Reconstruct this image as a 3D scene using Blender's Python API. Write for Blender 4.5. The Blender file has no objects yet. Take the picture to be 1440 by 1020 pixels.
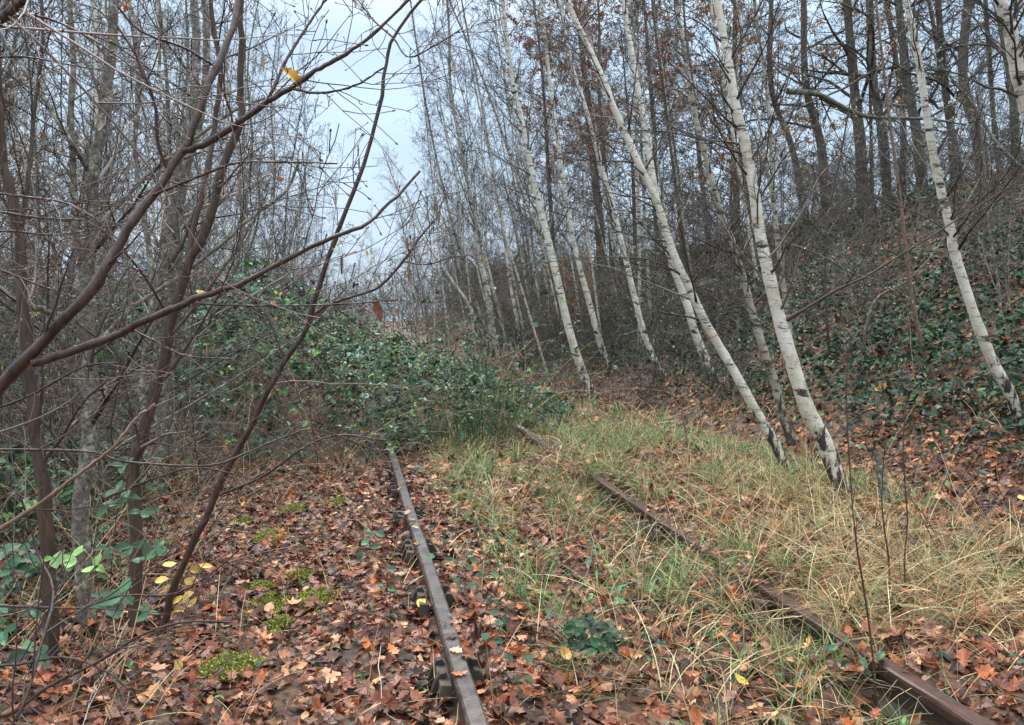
import bpy, math
import numpy as np
from mathutils import Vector, Matrix

# ------------------------------------------------------------------ camera, sky, sun, exposure
S = bpy.context.scene
COL = S.collection
F_PX, W_PX, H_PX, HOR = 1088.0, 1440.0, 1020.0, 448.0
CAM_Z = 1.35
PITCH = math.atan((H_PX / 2 - HOR) / F_PX)
cam_d = bpy.data.cameras.new("camera"); cam = bpy.data.objects.new("camera", cam_d); COL.objects.link(cam)
cam.location = (0, 0, CAM_Z); cam.rotation_euler = (math.pi / 2 - PITCH, 0, 0)
cam_d.sensor_width = 36; cam_d.lens = 36 * F_PX / W_PX; cam_d.clip_start = 0.05; cam_d.clip_end = 2000
S.camera = cam

SUN_EL, SUN_AZ = math.radians(50), math.radians(-25)
world = bpy.data.worlds.new("World"); S.world = world; world.use_nodes = True
nt = world.node_tree; nt.nodes.clear()
wo = nt.nodes.new("ShaderNodeOutputWorld"); bg = nt.nodes.new("ShaderNodeBackground")
sky = nt.nodes.new("ShaderNodeTexSky"); sky.sky_type = 'NISHITA'; sky.sun_disc = False
sky.sun_elevation = SUN_EL; sky.sun_rotation = SUN_AZ; sky.dust_density = 3
tc = nt.nodes.new("ShaderNodeTexCoord"); sx = nt.nodes.new("ShaderNodeSeparateXYZ")
rmp = nt.nodes.new("ShaderNodeValToRGB"); els = rmp.color_ramp.elements     # overcast: pale blue low down, bright white cloud overhead
while len(els) < 4: els.new(.5)
for e_, (p_, c_) in zip(els, ((0, (.180, .230, .280)), (.33, (.175, .235, .300)), (.62, (.68, .72, .75)), (1, (.96, .98, 1.0)))): e_.position = p_; e_.color = (*c_, 1)
nz = nt.nodes.new("ShaderNodeTexNoise"); nz.inputs['Scale'].default_value = 2.2; nz.inputs['Detail'].default_value = 5
mpn = nt.nodes.new("ShaderNodeMapping"); mpn.inputs['Scale'].default_value = (1, 1, 2.5)
mr2 = nt.nodes.new("ShaderNodeMapRange"); mr2.inputs[1].default_value = .3; mr2.inputs[2].default_value = .7
mr2.inputs[3].default_value = .82; mr2.inputs[4].default_value = 1.15
vm = nt.nodes.new("ShaderNodeVectorMath"); vm.operation = 'SCALE'
mul = nt.nodes.new("ShaderNodeMath"); mul.operation = 'MULTIPLY'; mul.inputs[1].default_value = 22.0
mixs = nt.nodes.new("ShaderNodeMixRGB"); mixs.inputs[0].default_value = .93
L = nt.links.new
L(tc.outputs['Generated'], sx.inputs[0]); L(sx.outputs['Z'], rmp.inputs[0])
L(tc.outputs['Generated'], mpn.inputs[0]); L(mpn.outputs[0], nz.inputs['Vector']); L(nz.outputs['Fac'], mr2.inputs[0])
L(mr2.outputs[0], mul.inputs[0]); L(rmp.outputs[0], vm.inputs[0]); L(mul.outputs[0], vm.inputs['Scale'])
L(sky.outputs[0], mixs.inputs[1]); L(vm.outputs[0], mixs.inputs[2]); L(mixs.outputs[0], bg.inputs[0])
bg.inputs[1].default_value = 0.1; L(bg.outputs[0], wo.inputs[0])

sd = bpy.data.lights.new("sun", 'SUN'); sd.energy = 1.5; sd.angle = math.radians(20); sd.color = (1, .97, .93)
sun = bpy.data.objects.new("sun", sd); COL.objects.link(sun)
sdir = Vector((math.sin(SUN_AZ) * math.cos(SUN_EL), math.cos(SUN_AZ) * math.cos(SUN_EL), math.sin(SUN_EL)))
sun.rotation_euler = sdir.to_track_quat('Z', 'Y').to_euler()
S.view_settings.view_transform = 'Standard'; S.view_settings.look = 'None'
S.view_settings.exposure = 0.78; S.view_settings.gamma = 1
S.render.engine = 'CYCLES'
S.cycles.max_bounces = 5; S.cycles.diffuse_bounces = 3; S.cycles.glossy_bounces = 2
S.cycles.transmission_bounces = 2; S.cycles.transparent_max_bounces = 4; S.cycles.volume_bounces = 0
S.cycles.caustics_reflective = False; S.cycles.caustics_refractive = False
S.cycles.use_denoising = True

# ------------------------------------------------------------------ helpers
rng = np.random.default_rng(7)
ROT = np.array([[1, 0, 0], [0, math.sin(PITCH), math.cos(PITCH)], [0, 0, 0]])
cp, sp = math.cos(PITCH), math.sin(PITCH)
def ray(px, py):
    x = (px - W_PX / 2) / F_PX; y = (H_PX / 2 - py) / F_PX
    return np.array([x, cp + y * sp, -sp + y * cp])
def at(px, py, Y):
    d = ray(px, py)
    return np.array([0, 0, CAM_Z]) + d * (Y / d[1])
TD = np.array([-0.2068, 0.9784]); ND = np.array([0.9784, 0.2068])      # along the track, across it
def uv(x, y): return x * ND[0] + y * ND[1], x * TD[0] + y * TD[1]
def xy(u, v): return u * ND[0] + v * TD[0], u * ND[1] + v * TD[1]

def _hash(i, j, s):
    h = (i.astype(np.int64) * 374761393 + j.astype(np.int64) * 668265263 + s * 974711) & 0xffffffff
    h = ((h ^ (h >> 13)) * 1274126177) & 0xffffffff
    return ((h ^ (h >> 16)) & 0xffff) / 65535.0
def vnoise(x, y, s=0):
    x = np.asarray(x, float); y = np.asarray(y, float)
    i = np.floor(x); j = np.floor(y); fx = x - i; fy = y - j
    fx = fx * fx * (3 - 2 * fx); fy = fy * fy * (3 - 2 * fy)
    a = _hash(i, j, s); b = _hash(i + 1, j, s); c = _hash(i, j + 1, s); d = _hash(i + 1, j + 1, s)
    return (a * (1 - fx) + b * fx) * (1 - fy) + (c * (1 - fx) + d * fx) * fy
def fbm(x, y, s=0, o=3):
    r = 0; a = .5; t = 0
    for k in range(o):
        r = r + a * vnoise(np.asarray(x) * 2 ** k, np.asarray(y) * 2 ** k, s + k); t += a; a *= .5
    return r / t
def sstep(a, b, x):
    t = np.clip((x - a) / (b - a), 0, 1); return t * t * (3 - 2 * t)

def mound(u, v):                                   # how high the brambles stand
    hu = np.interp(u, [-14, -9, -5, -1.2, -.3, .6, 1.6, 2.4, 3.0], [.5, .8, 1.2, 1.28, 1.22, .85, .5, .2, 0])
    st = 6.9 + 1.0 * sstep(.1, 1.3, u) + 1.2 * (fbm(u * .8, v * .8, 5) - .5)
    m = hu * sstep(0, 1.9, v - st) * (1 - .75 * sstep(18, 26, v)) * (.10 + .85 * fbm(u * .8, v * .8, 9) + 1.05 * fbm(u * 2.2, v * 2.2, 10))
    return np.maximum(m, 0)
def cover(v):                                      # how far turf has grown over the right rail
    w = fbm(v * 2.2, v * 0 + 3.3, 13) - .5
    k = np.interp(v, [0, 2.32, 2.42, 2.55, 2.65, 3.15, 3.28, 3.45, 3.55, 3.75, 3.95, 4.5, 4.6, 4.75, 4.85, 5.55, 5.75, 6.9, 7.05, 7.9, 8.1], [0, 0, .6, .6, 0, 0, .7, .7, .2, .8, 0, 0, .5, .5, 0, 0, 1, 1, .2, .2, 1])
    w = w * .5
    return np.clip(k + w * .5, 0, 1)
def height(u, v):
    u = np.asarray(u, float); v = np.asarray(v, float)
    z = .10 * (fbm(u * .6, v * .6, 1) - .5) + .05 * (fbm(u * 2.5, v * 2.5, 2) - .5)
    k = (u - 3.9) / 6.0
    b = 4.0 * np.clip(k, 0, 1) ** 1.15 * (1 - .12 * np.clip(k, 0, 1)) + .25 * (fbm(u * .5, v * .35, 3) - .5) * sstep(3.8, 6, u)
    b = b - np.clip(u - 10.3, 0, 14) * .45
    z = z + np.where(u > 3.9, b, 0) * (1 - .8 * sstep(60, 110, v))
    z = z + .12 * sstep(-.2, -1.5, u) * (1 - sstep(-3, -6, u)) + .25 * sstep(-8, -20, u)
    z = z + .30 * mound(u, v)
    z = z + (.115 + .05 * (fbm(u * 2, v * 2, 14) - .5)) * sstep(1.86, 2.0, u) * (1 - sstep(3.2, 4.2, u)) * (1 - sstep(9, 12, v))
    z = z + cover(v) * (.155 * np.exp(-((u - 1.82) / .13) ** 2)) * (1 - sstep(9, 12, v)) * (v > 1) * np.where(u > 1.86, .5, 1)
    z = z - .06 * np.exp(-((u - 1.76) / .06) ** 2) * (1 - cover(v)) * (1 - sstep(8, 9, v))
    z = z + (.055 * np.exp(-((u - .56) / .12) ** 2) + .035 * np.exp(-((u - .14) / .1) ** 2)) * (1 - sstep(6, 8, v))
    return z
def gz(x, y):
    u, v = uv(np.asarray(x, float), np.asarray(y, float)); return height(u, v)
def ground(px, py):                                # where the sight line through a pixel meets the ground
    d = ray(px, py); p = np.array([0, 0, CAM_Z]); t = 1.2
    while t < 90:
        q = p + d * t
        if q[2] <= gz(q[0], q[1]): return q
        t += .03
    return p + d * t

MATS = {}
def new_mat(name):
    m = bpy.data.materials.new(name); m.use_nodes = True; MATS[name] = m
    nt = m.node_tree; b = nt.nodes['Principled BSDF']; return m, nt, b
def N(nt, kind, **kw):
    n = nt.nodes.new(kind)
    for k, v in kw.items():
        if k in n.inputs.keys(): n.inputs[k].default_value = v
        else: setattr(n, k, v)
    return n
def ramp(nt, stops):
    r = nt.nodes.new('ShaderNodeValToRGB'); e = r.color_ramp.elements
    while len(e) < len(stops): e.new(.5)
    for i, (p, c) in enumerate(stops): e[i].position = p; e[i].color = (*c, 1)
    return r
def attr_mat(name, rough=.5, spec=.5, var=.25, scale=60, trans=0.0, mid=None):
    """colour comes from the thing's own 'col' attribute with mottling"""
    m, nt, b = new_mat(name); l = nt.links.new
    a = N(nt, 'ShaderNodeAttribute', attribute_name='col')
    t = N(nt, 'ShaderNodeTexCoord'); n = N(nt, 'ShaderNodeTexNoise', Scale=scale, Detail=3.0)
    l(t.outputs['Object'], n.inputs['Vector'])
    mm = N(nt, 'ShaderNodeMapRange'); mm.inputs[1].default_value = .3; mm.inputs[2].default_value = .7
    mm.inputs[3].default_value = 1 - var; mm.inputs[4].default_value = 1 + var
    l(n.outputs['Fac'], mm.inputs[0])
    v = N(nt, 'ShaderNodeVectorMath', operation='SCALE'); l(a.outputs['Color'], v.inputs[0]); l(mm.outputs[0], v.inputs['Scale'])
    l(v.outputs[0], b.inputs['Base Color'])
    b.inputs['Roughness'].default_value = rough; b.inputs['Specular IOR Level'].default_value = spec
    if trans:
        tr = N(nt, 'ShaderNodeBsdfTranslucent'); mx = N(nt, 'ShaderNodeMixShader'); mx.inputs[0].default_value = trans
        l(v.outputs[0], tr.inputs[0]); l(b.outputs[0], mx.inputs[1]); l(tr.outputs[0], mx.inputs[2])
        l(mx.outputs[0], nt.nodes['Material Output'].inputs[0])
    return m
attr_mat('dead_leaf', .4, .35, .35, 45, .12)
attr_mat('green_leaf', .46, .4, .3, 55, .12)
attr_mat('ivy_leaf', .45, .35, .3, 30, .08)
attr_mat('grass', .5, .4, .15, 8, .2)
attr_mat('twig', .6, .35, .3, 12)
attr_mat('moss', .9, .1, .3, 60, .1)

def bark(name, base, dark, lichen, sc=(14, 14, 6), rough=.85, lich=.55, tint=(1, 1, 1)):
    m, nt, b = new_mat(name); l = nt.links.new
    t = N(nt, 'ShaderNodeTexCoord'); mp = N(nt, 'ShaderNodeMapping'); mp.inputs['Scale'].default_value = sc
    l(t.outputs['Object'], mp.inputs[0])
    n = N(nt, 'ShaderNodeTexNoise', Scale=1.6, Detail=6.0, Roughness=.65); l(mp.outputs[0], n.inputs['Vector'])
    r = ramp(nt, [(.35, dark), (.62, base)]); l(n.outputs['Fac'], r.inputs[0])
    n2 = N(nt, 'ShaderNodeTexNoise', Scale=22.0, Detail=5.0, Roughness=.7); l(t.outputs['Object'], n2.inputs['Vector'])
    r2 = ramp(nt, [(lich, (0, 0, 0)), (lich + .1, (1, 1, 1))]); l(n2.outputs['Fac'], r2.inputs[0])
    mx = N(nt, 'ShaderNodeMixRGB'); l(r2.outputs[0], mx.inputs[0]); l(r.outputs[0], mx.inputs[1]); mx.inputs[2].default_value = (*lichen, 1)
    l(mx.outputs[0], b.inputs['Base Color']); b.inputs['Roughness'].default_value = rough
    bp = N(nt, 'ShaderNodeBump', Strength=.6, Distance=.01); l(n.outputs['Fac'], bp.inputs['Height']); l(bp.outputs[0], b.inputs['Normal'])
    return m
bark('dark_bark', (.13, .11, .085), (.045, .036, .028), (.13, .15, .10))
bark('mossy_bark', (.14, .14, .10), (.055, .05, .038), (.17, .20, .14), lich=.5)
bark('lichen_bark', (.21, .20, .165), (.05, .045, .036), (.38, .40, .33), sc=(26, 26, 34), lich=.54)
bark('hazel_bark', (.075, .041, .031), (.022, .013, .011), (.20, .15, .12), sc=(30, 30, 10), rough=.45, lich=.64)
bark('brown_bark', (.085, .056, .038), (.026, .018, .013), (.17, .155, .12), sc=(40, 40, 6), rough=.7, lich=.62)
bark('sapling_bark', (.24, .15, .105), (.11, .07, .05), (.30, .27, .22), sc=(30, 30, 20), rough=.6, lich=.6)

def birch(name, white, lent=.60, fiss=True):
    m, nt, b = new_mat(name); l = nt.links.new
    t = N(nt, 'ShaderNodeTexCoord'); mp = N(nt, 'ShaderNodeMapping'); mp.inputs['Scale'].default_value = (4, 4, 15)
    l(t.outputs['Object'], mp.inputs[0])
    n = N(nt, 'ShaderNodeTexNoise', Scale=1.0, Detail=7.0, Roughness=.68, Distortion=.4); l(mp.outputs[0], n.inputs['Vector'])
    r = ramp(nt, [(lent - .05, (0, 0, 0)), (lent + .02, (1, 1, 1))]); l(n.outputs['Fac'], r.inputs[0])
    at_ = N(nt, 'ShaderNodeAttribute', attribute_name='h')
    mpf = N(nt, 'ShaderNodeMapping'); mpf.inputs['Scale'].default_value = (18, 18, 95); l(t.outputs['Object'], mpf.inputs[0])
    nf = N(nt, 'ShaderNodeTexNoise', Scale=1.0, Detail=3.0, Roughness=.6); l(mpf.outputs[0], nf.inputs['Vector'])
    rf_ = ramp(nt, [(.60, (0, 0, 0)), (.68, (.75, .75, .75))]); l(nf.outputs['Fac'], rf_.inputs[0])
    rmx = N(nt, 'ShaderNodeMath', operation='MAXIMUM'); l(r.outputs[0], rmx.inputs[0]); l(rf_.outputs[0], rmx.inputs[1])
    # fissured black base plates
    mp2 = N(nt, 'ShaderNodeMapping'); mp2.inputs['Scale'].default_value = (16, 16, 5); l(t.outputs['Object'], mp2.inputs[0])
    n3 = N(nt, 'ShaderNodeTexNoise', Scale=1.5, Detail=4.0, Roughness=.6); l(mp2.outputs[0], n3.inputs['Vector'])
    mr_ = N(nt, 'ShaderNodeMapRange'); mr_.inputs[1].default_value = 0; mr_.inputs[2].default_value = 1.3
    mr_.inputs[3].default_value = .36; mr_.inputs[4].default_value = .74; l(at_.outputs['Fac'], mr_.inputs[0])
    gt = N(nt, 'ShaderNodeMath', operation='SUBTRACT'); l(n3.outputs['Fac'], gt.inputs[0]); l(mr_.outputs[0], gt.inputs[1])
    gm = N(nt, 'ShaderNodeMath', operation='MULTIPLY', use_clamp=True); l(gt.outputs[0], gm.inputs[0]); gm.inputs[1].default_value = 14
    mxx = N(nt, 'ShaderNodeMath', operation='MAXIMUM'); l(rmx.outputs[0], mxx.inputs[0]); l(gm.outputs[0], mxx.inputs[1])
    n2 = N(nt, 'ShaderNodeTexNoise', Scale=5.0, Detail=7.0, Roughness=.7); l(t.outputs['Object'], n2.inputs['Vector'])
    r2 = ramp(nt, [(.35, white), (.52, tuple(c * k for c, k in zip(white, (.84, .82, .74)))), (.66, tuple(c * k for c, k in zip(white, (.60, .58, .45))))])
    l(n2.outputs['Fac'], r2.inputs[0])
    # towards the twiggy top the bark turns grey brown
    mt = N(nt, 'ShaderNodeMapRange'); mt.inputs[1].default_value = 5.5; mt.inputs[2].default_value = 10.0; l(at_.outputs['Fac'], mt.inputs[0])
    mx0 = N(nt, 'ShaderNodeMixRGB'); l(mt.outputs[0], mx0.inputs[0]); l(r2.outputs[0], mx0.inputs[1]); mx0.inputs[2].default_value = (.16, .13, .11, 1)
    mx = N(nt, 'ShaderNodeMixRGB'); l(mxx.outputs[0], mx.inputs[0]); l(mx0.outputs[0], mx.inputs[1]); mx.inputs[2].default_value = (.045, .036, .032, 1)
    l(mx.outputs[0], b.inputs['Base Color']); b.inputs['Roughness'].default_value = .7
    bp = N(nt, 'ShaderNodeBump', Strength=.5, Distance=.006, invert=True); l(mxx.outputs[0], bp.inputs['Height']); l(bp.outputs[0], b.inputs['Normal'])
birch('birch_bark', (.76, .75, .71))
birch('grey_birch_bark', (.44, .42, .37), .56)
birch('far_birch_bark', (.64, .62, .57), .58)

# ground: damp soil under rotting leaves
m, nt, b = new_mat('leafy_soil'); l = nt.links.new
t = N(nt, 'ShaderNodeTexCoord')
vo = N(nt, 'ShaderNodeTexVoronoi', Scale=16.0); l(t.outputs['Object'], vo.inputs['Vector'])
sp_ = N(nt, 'ShaderNodeSeparateXYZ'); l(vo.outputs['Color'], sp_.inputs[0])
r = ramp(nt, [(.0, (.035, .024, .018)), (.35, (.075, .042, .028)), (.6, (.13, .065, .038)), (.85, (.19, .095, .05)), (1, (.26, .17, .11))])
l(sp_.outputs[0], r.inputs[0])
n = N(nt, 'ShaderNodeTexNoise', Scale=40.0, Detail=4.0); l(t.outputs['Object'], n.inputs['Vector'])
mx = N(nt, 'ShaderNodeMixRGB', blend_type='MULTIPLY'); mx.inputs[0].default_value = .8; l(r.outputs[0], mx.inputs[1])
r3 = ramp(nt, [(.3, (.35, .33, .3)), (.7, (1.2, 1.2, 1.2))]); l(n.outputs['Fac'], r3.inputs[0]); l(r3.outputs[0], mx.inputs[2])
l(mx.outputs[0], b.inputs['Base Color']); b.inputs['Roughness'].default_value = .7
bp = N(nt, 'ShaderNodeBump', Strength=.8, Distance=.02); l(vo.outputs['Distance'], bp.inputs['Height']); l(bp.outputs[0], b.inputs['Normal'])

# rusty steel
def rust(name, c1, c2, rough, metal):
    m, nt, b = new_mat(name); l = nt.links.new
    t = N(nt, 'ShaderNodeTexCoord'); n = N(nt, 'ShaderNodeTexNoise', Scale=14.0, Detail=6.0, Roughness=.7); l(t.outputs['Object'], n.inputs['Vector'])
    r = ramp(nt, [(.3, c1), (.7, c2)]); l(n.outputs['Fac'], r.inputs[0]); l(r.outputs[0], b.inputs['Base Color'])
    b.inputs['Roughness'].default_value = rough; b.inputs['Metallic'].default_value = metal
    n2 = N(nt, 'ShaderNodeTexNoise', Scale=120.0, Detail=3.0); l(t.outputs['Object'], n2.inputs['Vector'])
    bp = N(nt, 'ShaderNodeBump', Strength=.35, Distance=.002); l(n2.outputs['Fac'], bp.inputs['Height']); l(bp.outputs[0], b.inputs['Normal'])
rust('rail_head_steel', (.07, .055, .05), (.21, .18, .165), .27, .5)
rust('rail_rust', (.03, .018, .015), (.105, .052, .038), .42, .1)
rust('rail_web_rust', (.035, .022, .018), (.075, .045, .034), .7, .1)
rust('cast_iron', (.02, .017, .015), (.075, .066, .056), .75, .1)
rust('old_wood', (.05, .038, .03), (.13, .11, .09), .85, 0)

# ------------------------------------------------------------------ mesh building
class Acc:
    def __init__(s): s.V = []; s.F = {}; s.C = []; s.h = []; s.n = 0; s.mi = {}
    def add(s, V, faces, col=None, h=None, mi=0):
        V = np.asarray(V, float).reshape(-1, 3)
        for f in (faces if isinstance(faces, list) else [faces]):
            f = np.asarray(f, dtype=np.int64); s.F.setdefault((f.shape[1], mi), []).append(f + s.n)
        s.V.append(V); n = len(V)
        c = np.ones((n, 4)) * .5
        if col is not None:
            col = np.asarray(col, float)
            c[:, :3] = col if col.ndim == 1 else col.reshape(-1, 3)
        c[:, 3] = 1
        s.C.append(c); s.h.append(np.zeros(n) if h is None else np.asarray(h, float).ravel()); s.n += n
        return s
    def mesh(s, name, mats, smooth=True):
        me = bpy.data.meshes.new(name)
        V = np.concatenate(s.V); me.vertices.add(len(V)); me.vertices.foreach_set('co', V.astype(np.float32).ravel())
        li = []; st = []; mi = []; k0 = 0
        for (k, mm), fs in s.F.items():
            f = np.concatenate(fs); li.append(f.ravel()); st.append(k0 + np.arange(len(f)) * k); k0 += f.size; mi.append(np.full(len(f), mm))
        li = np.concatenate(li); st = np.concatenate(st); mi = np.concatenate(mi)
        me.loops.add(len(li)); me.loops.foreach_set('vertex_index', li.astype(np.int32))
        me.polygons.add(len(st)); me.polygons.foreach_set('loop_start', st.astype(np.int32))
        me.polygons.foreach_set('material_index', mi.astype(np.int32))
        me.polygons.foreach_set('use_smooth', np.full(len(st), smooth, dtype=bool))
        a = me.attributes.new('col', 'FLOAT_COLOR', 'POINT'); a.data.foreach_set('color', np.concatenate(s.C).astype(np.float32).ravel())
        a = me.attributes.new('h', 'FLOAT', 'POINT'); a.data.foreach_set('value', np.concatenate(s.h).astype(np.float32))
        for x in (mats if isinstance(mats, list) else [mats]): me.materials.append(MATS[x])
        me.update(calc_edges=True)
        return me
    def obj(s, name, mats, parent=None, smooth=True):
        o = bpy.data.objects.new(name, s.mesh(name, mats, smooth)); COL.objects.link(o)
        if parent is not None:
            o.parent = parent; o.matrix_parent_inverse = Matrix.Translation(parent.location).inverted() if parent.get('_w') else Matrix()
        return o
def tag(o, label=None, cat=None, group=None, kind=None):
    if label: o['label'] = label
    if cat: o['category'] = cat
    if group: o['group'] = group
    if kind: o['kind'] = kind
    return o
def thing(name, loc, label, cat, group=None):
    o = bpy.data.objects.new(name, None); COL.objects.link(o); o.location = tuple(float(c) for c in loc)
    o.empty_display_size = .1
    return tag(o, label, cat, group)
def norm(a): return a / (np.linalg.norm(a, axis=-1, keepdims=True) + 1e-9)

def tubes(P, R, k=3):
    """P (B,n,3) centre lines, R (B,n) radii -> vertices and quads"""
    B, n, _ = P.shape
    T = np.gradient(P, axis=1); T = norm(T)
    D = norm(P[:, -1] - P[:, 0]); ref = np.zeros((B, 3)); ref[np.arange(B), np.argmin(np.abs(D), axis=1)] = 1
    a = norm(np.cross(T, ref[:, None, :])); b = np.cross(T, a)
    th = np.arange(k) * 2 * math.pi / k
    V = P[:, :, None, :] + R[:, :, None, None] * (np.cos(th)[None, None, :, None] * a[:, :, None, :] + np.sin(th)[None, None, :, None] * b[:, :, None, :])
    idx = np.arange(B * n * k).reshape(B, n, k)
    q = np.stack([idx[:, :-1], np.roll(idx, -1, 2)[:, :-1], np.roll(idx, -1, 2)[:, 1:], idx[:, 1:]], -1).reshape(-1, 4)
    return V.reshape(-1, 3), q
def spline(pts, n):
    """Catmull-Rom through points, resampled to n"""
    p = np.asarray(pts, float); p = np.vstack([2 * p[0] - p[1], p, 2 * p[-1] - p[-2]])
    m = len(p) - 3; out = []
    for s in np.linspace(0, m - 1e-6, n):
        i = int(s); f = s - i; a, b, c, d = p[i:i + 4]
        out.append(.5 * (2 * b + (c - a) * f + (2 * a - 5 * b + 4 * c - d) * f * f + (3 * b - a - 3 * c + d) * f ** 3))
    return np.array(out)
def grow(start, d, length, n, wander, grav):
    B = len(start); P = np.zeros((B, n, 3)); P[:, 0] = start; d = norm(d); st = (length / (n - 1))[:, None]
    for i in range(1, n):
        d = norm(d + rng.normal(0, wander, (B, 3)) + np.array([0, 0, grav]))
        P[:, i] = P[:, i - 1] + d * st
    return P
def kids(P, R, m, t0, t1, ang, lenf, n2, wander, grav, rmin, rf=.6, bias=None, abslen=None):
    B, n, _ = P.shape
    t = (t0 + (t1 - t0) * (np.arange(m)[None, :] + rng.random((B, m))) / m)
    s = t * (n - 1); i = np.clip(s.astype(int), 0, n - 2); f = (s - i)[..., None]
    bi = np.arange(B)[:, None]
    st = P[bi, i] * (1 - f) + P[bi, i + 1] * f; T = norm(P[bi, i + 1] - P[bi, i])
    r = (R[bi, i] * (1 - f[..., 0]) + R[bi, i + 1] * f[..., 0])
    w = rng.normal(0, 1, (B, m, 3))
    if bias is not None: w = w + bias
    w = norm(w - (w * T).sum(-1, keepdims=True) * T)
    a = np.radians(rng.uniform(ang[0], ang[1], (B, m)))[..., None]
    d = np.cos(a) * T + np.sin(a) * w
    Lp = np.linalg.norm(np.diff(P, axis=1), axis=-1).sum(1)[:, None]
    if abslen is not None: ln = rng.uniform(abslen[0], abslen[1], (B, m)) * (1 - .55 * t)
    else: ln = lenf * Lp * (1 - .6 * t) * rng.uniform(.5, 1.25, (B, m))
    P2 = grow(st.reshape(-1, 3), d.reshape(-1, 3), ln.ravel(), n2, wander, grav)
    r0 = np.maximum(r.ravel() * rf, rmin * 1.4)
    R2 = r0[:, None] * (1 - .75 * np.linspace(0, 1, n2)[None, :]); R2 = np.maximum(R2, rmin)
    return P2, R2
def trunk_tube(pts, r0, r1, n=40, k=10, rough=.05, flare=.5):
    P = spline(pts, n); t = np.linspace(0, 1, n)
    L_ = np.concatenate([[0], np.cumsum(np.linalg.norm(np.diff(P, axis=0), axis=1))])
    R = (r0 + (r1 - r0) * t); R = R * (1 + flare * np.exp(-L_ / .12)) * (1 + rough * rng.normal(0, 1, n))
    V, q = tubes(P[None], R[None], k)
    V = V + rng.normal(0, 1, V.shape) * (R.repeat(k)[:, None]) * rough * .6
    return P, R, V, q, np.repeat(L_, k)

BIRCH_TWIG = np.array([(.055, .042, .035), (.038, .03, .026), (.08, .062, .05), (.12, .105, .085)])
GREY_TWIG = np.array([(.18, .165, .145), (.10, .092, .08), (.27, .255, .225), (.05, .042, .036)]) * .8
RED_TWIG = np.array([(.085, .052, .045), (.055, .034, .03), (.13, .095, .085)])
DARK_TWIG = np.array([(.05, .042, .034), (.07, .06, .045), (.035, .028, .024)])
def pick(pal, n): return np.minimum(pal[rng.integers(0, len(pal), n)] * np.exp(rng.normal(-.08, .36, (n, 1))), .8)
def add_tubes(acc, P, R, k, pal):
    V, q = tubes(P, R, k); c = pick(np.asarray(pal), len(P)); acc.add(V, q, np.repeat(c, P.shape[1] * k, axis=0))

# leaf outlines (x along the leaf from stalk to tip, y across)
def fan(rim):
    rim = np.array(rim, float); V = np.vstack([[.45, 0], rim]); m = len(rim)
    return V, np.array([[0, 1 + i, 1 + (i + 1) % m] for i in range(m)])
def sym(half): return half + [(x, -y) for x, y in reversed(half[1:-1])]
OAK = fan(sym([(0, 0), (.15, .09), (.28, .24), (.36, .13), (.52, .34), (.60, .17), (.78, .28), (.86, .15), (1, 0)]))
MAPLE = fan(sym([(0, 0), (.02, .18), (-.08, .36), (.2, .30), (.34, .52), (.46, .26), (.72, .30), (.72, .14), (1, 0)]))
OVAL = fan(sym([(0, 0), (.2, .22), (.5, .3), (.8, .18), (1, 0)]))
DIAM = (np.array([(0, 0), (.45, .3), (1, 0), (.45, -.3)]), np.array([[0, 1, 2, 3]]))
FOLD = (np.array([(0, 0), (.3, .27), (.7, .24), (1, 0), (.7, -.24), (.3, -.27)]), np.array([[0, 1, 2, 3], [0, 3, 4, 5]]))
def leaves(acc, pos, size, pal, tmpl, tilt=.4, curl=.5, up=None, heading=None, fold=.0, mi=0):
    T2, faces = tmpl; K = len(pos); nv = len(T2)
    if K == 0: return
    up = np.tile([0, 0, 1.], (K, 1)) if up is None else up
    nrm = norm(up + rng.normal(0, tilt, (K, 3)))
    h = rng.normal(0, 1, (K, 3)) if heading is None else heading + rng.normal(0, .25, (K, 3))
    X = norm(h - (h * nrm).sum(-1, keepdims=True) * nrm); Y = np.cross(nrm, X)
    sz = (size if np.ndim(size) else np.full(K, size)); c = rng.normal(0, curl, K); c2 = rng.normal(0, curl, K)
    x = T2[None, :, 0] * sz[:, None]; y = T2[None, :, 1] * sz[:, None] * rng.uniform(.8, 1.2, (K, 1))
    z = (c[:, None] * (T2[None, :, 0] - .45) ** 2 + c2[:, None] * T2[None, :, 1] ** 2 * 2 + fold * np.abs(T2[None, :, 1])) * sz[:, None]
    V = pos[:, None, :] + x[..., None] * X[:, None] + y[..., None] * Y[:, None] + z[..., None] * nrm[:, None]
    f = (faces[None] + (np.arange(K) * nv)[:, None, None]).reshape(-1, faces.shape[1])
    col = pal if (np.ndim(pal) == 2 and len(pal) == K and K > 40) else pick(np.asarray(pal), K)
    acc.add(V.reshape(-1, 3), f, np.repeat(col, nv, axis=0), mi=mi)

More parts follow.
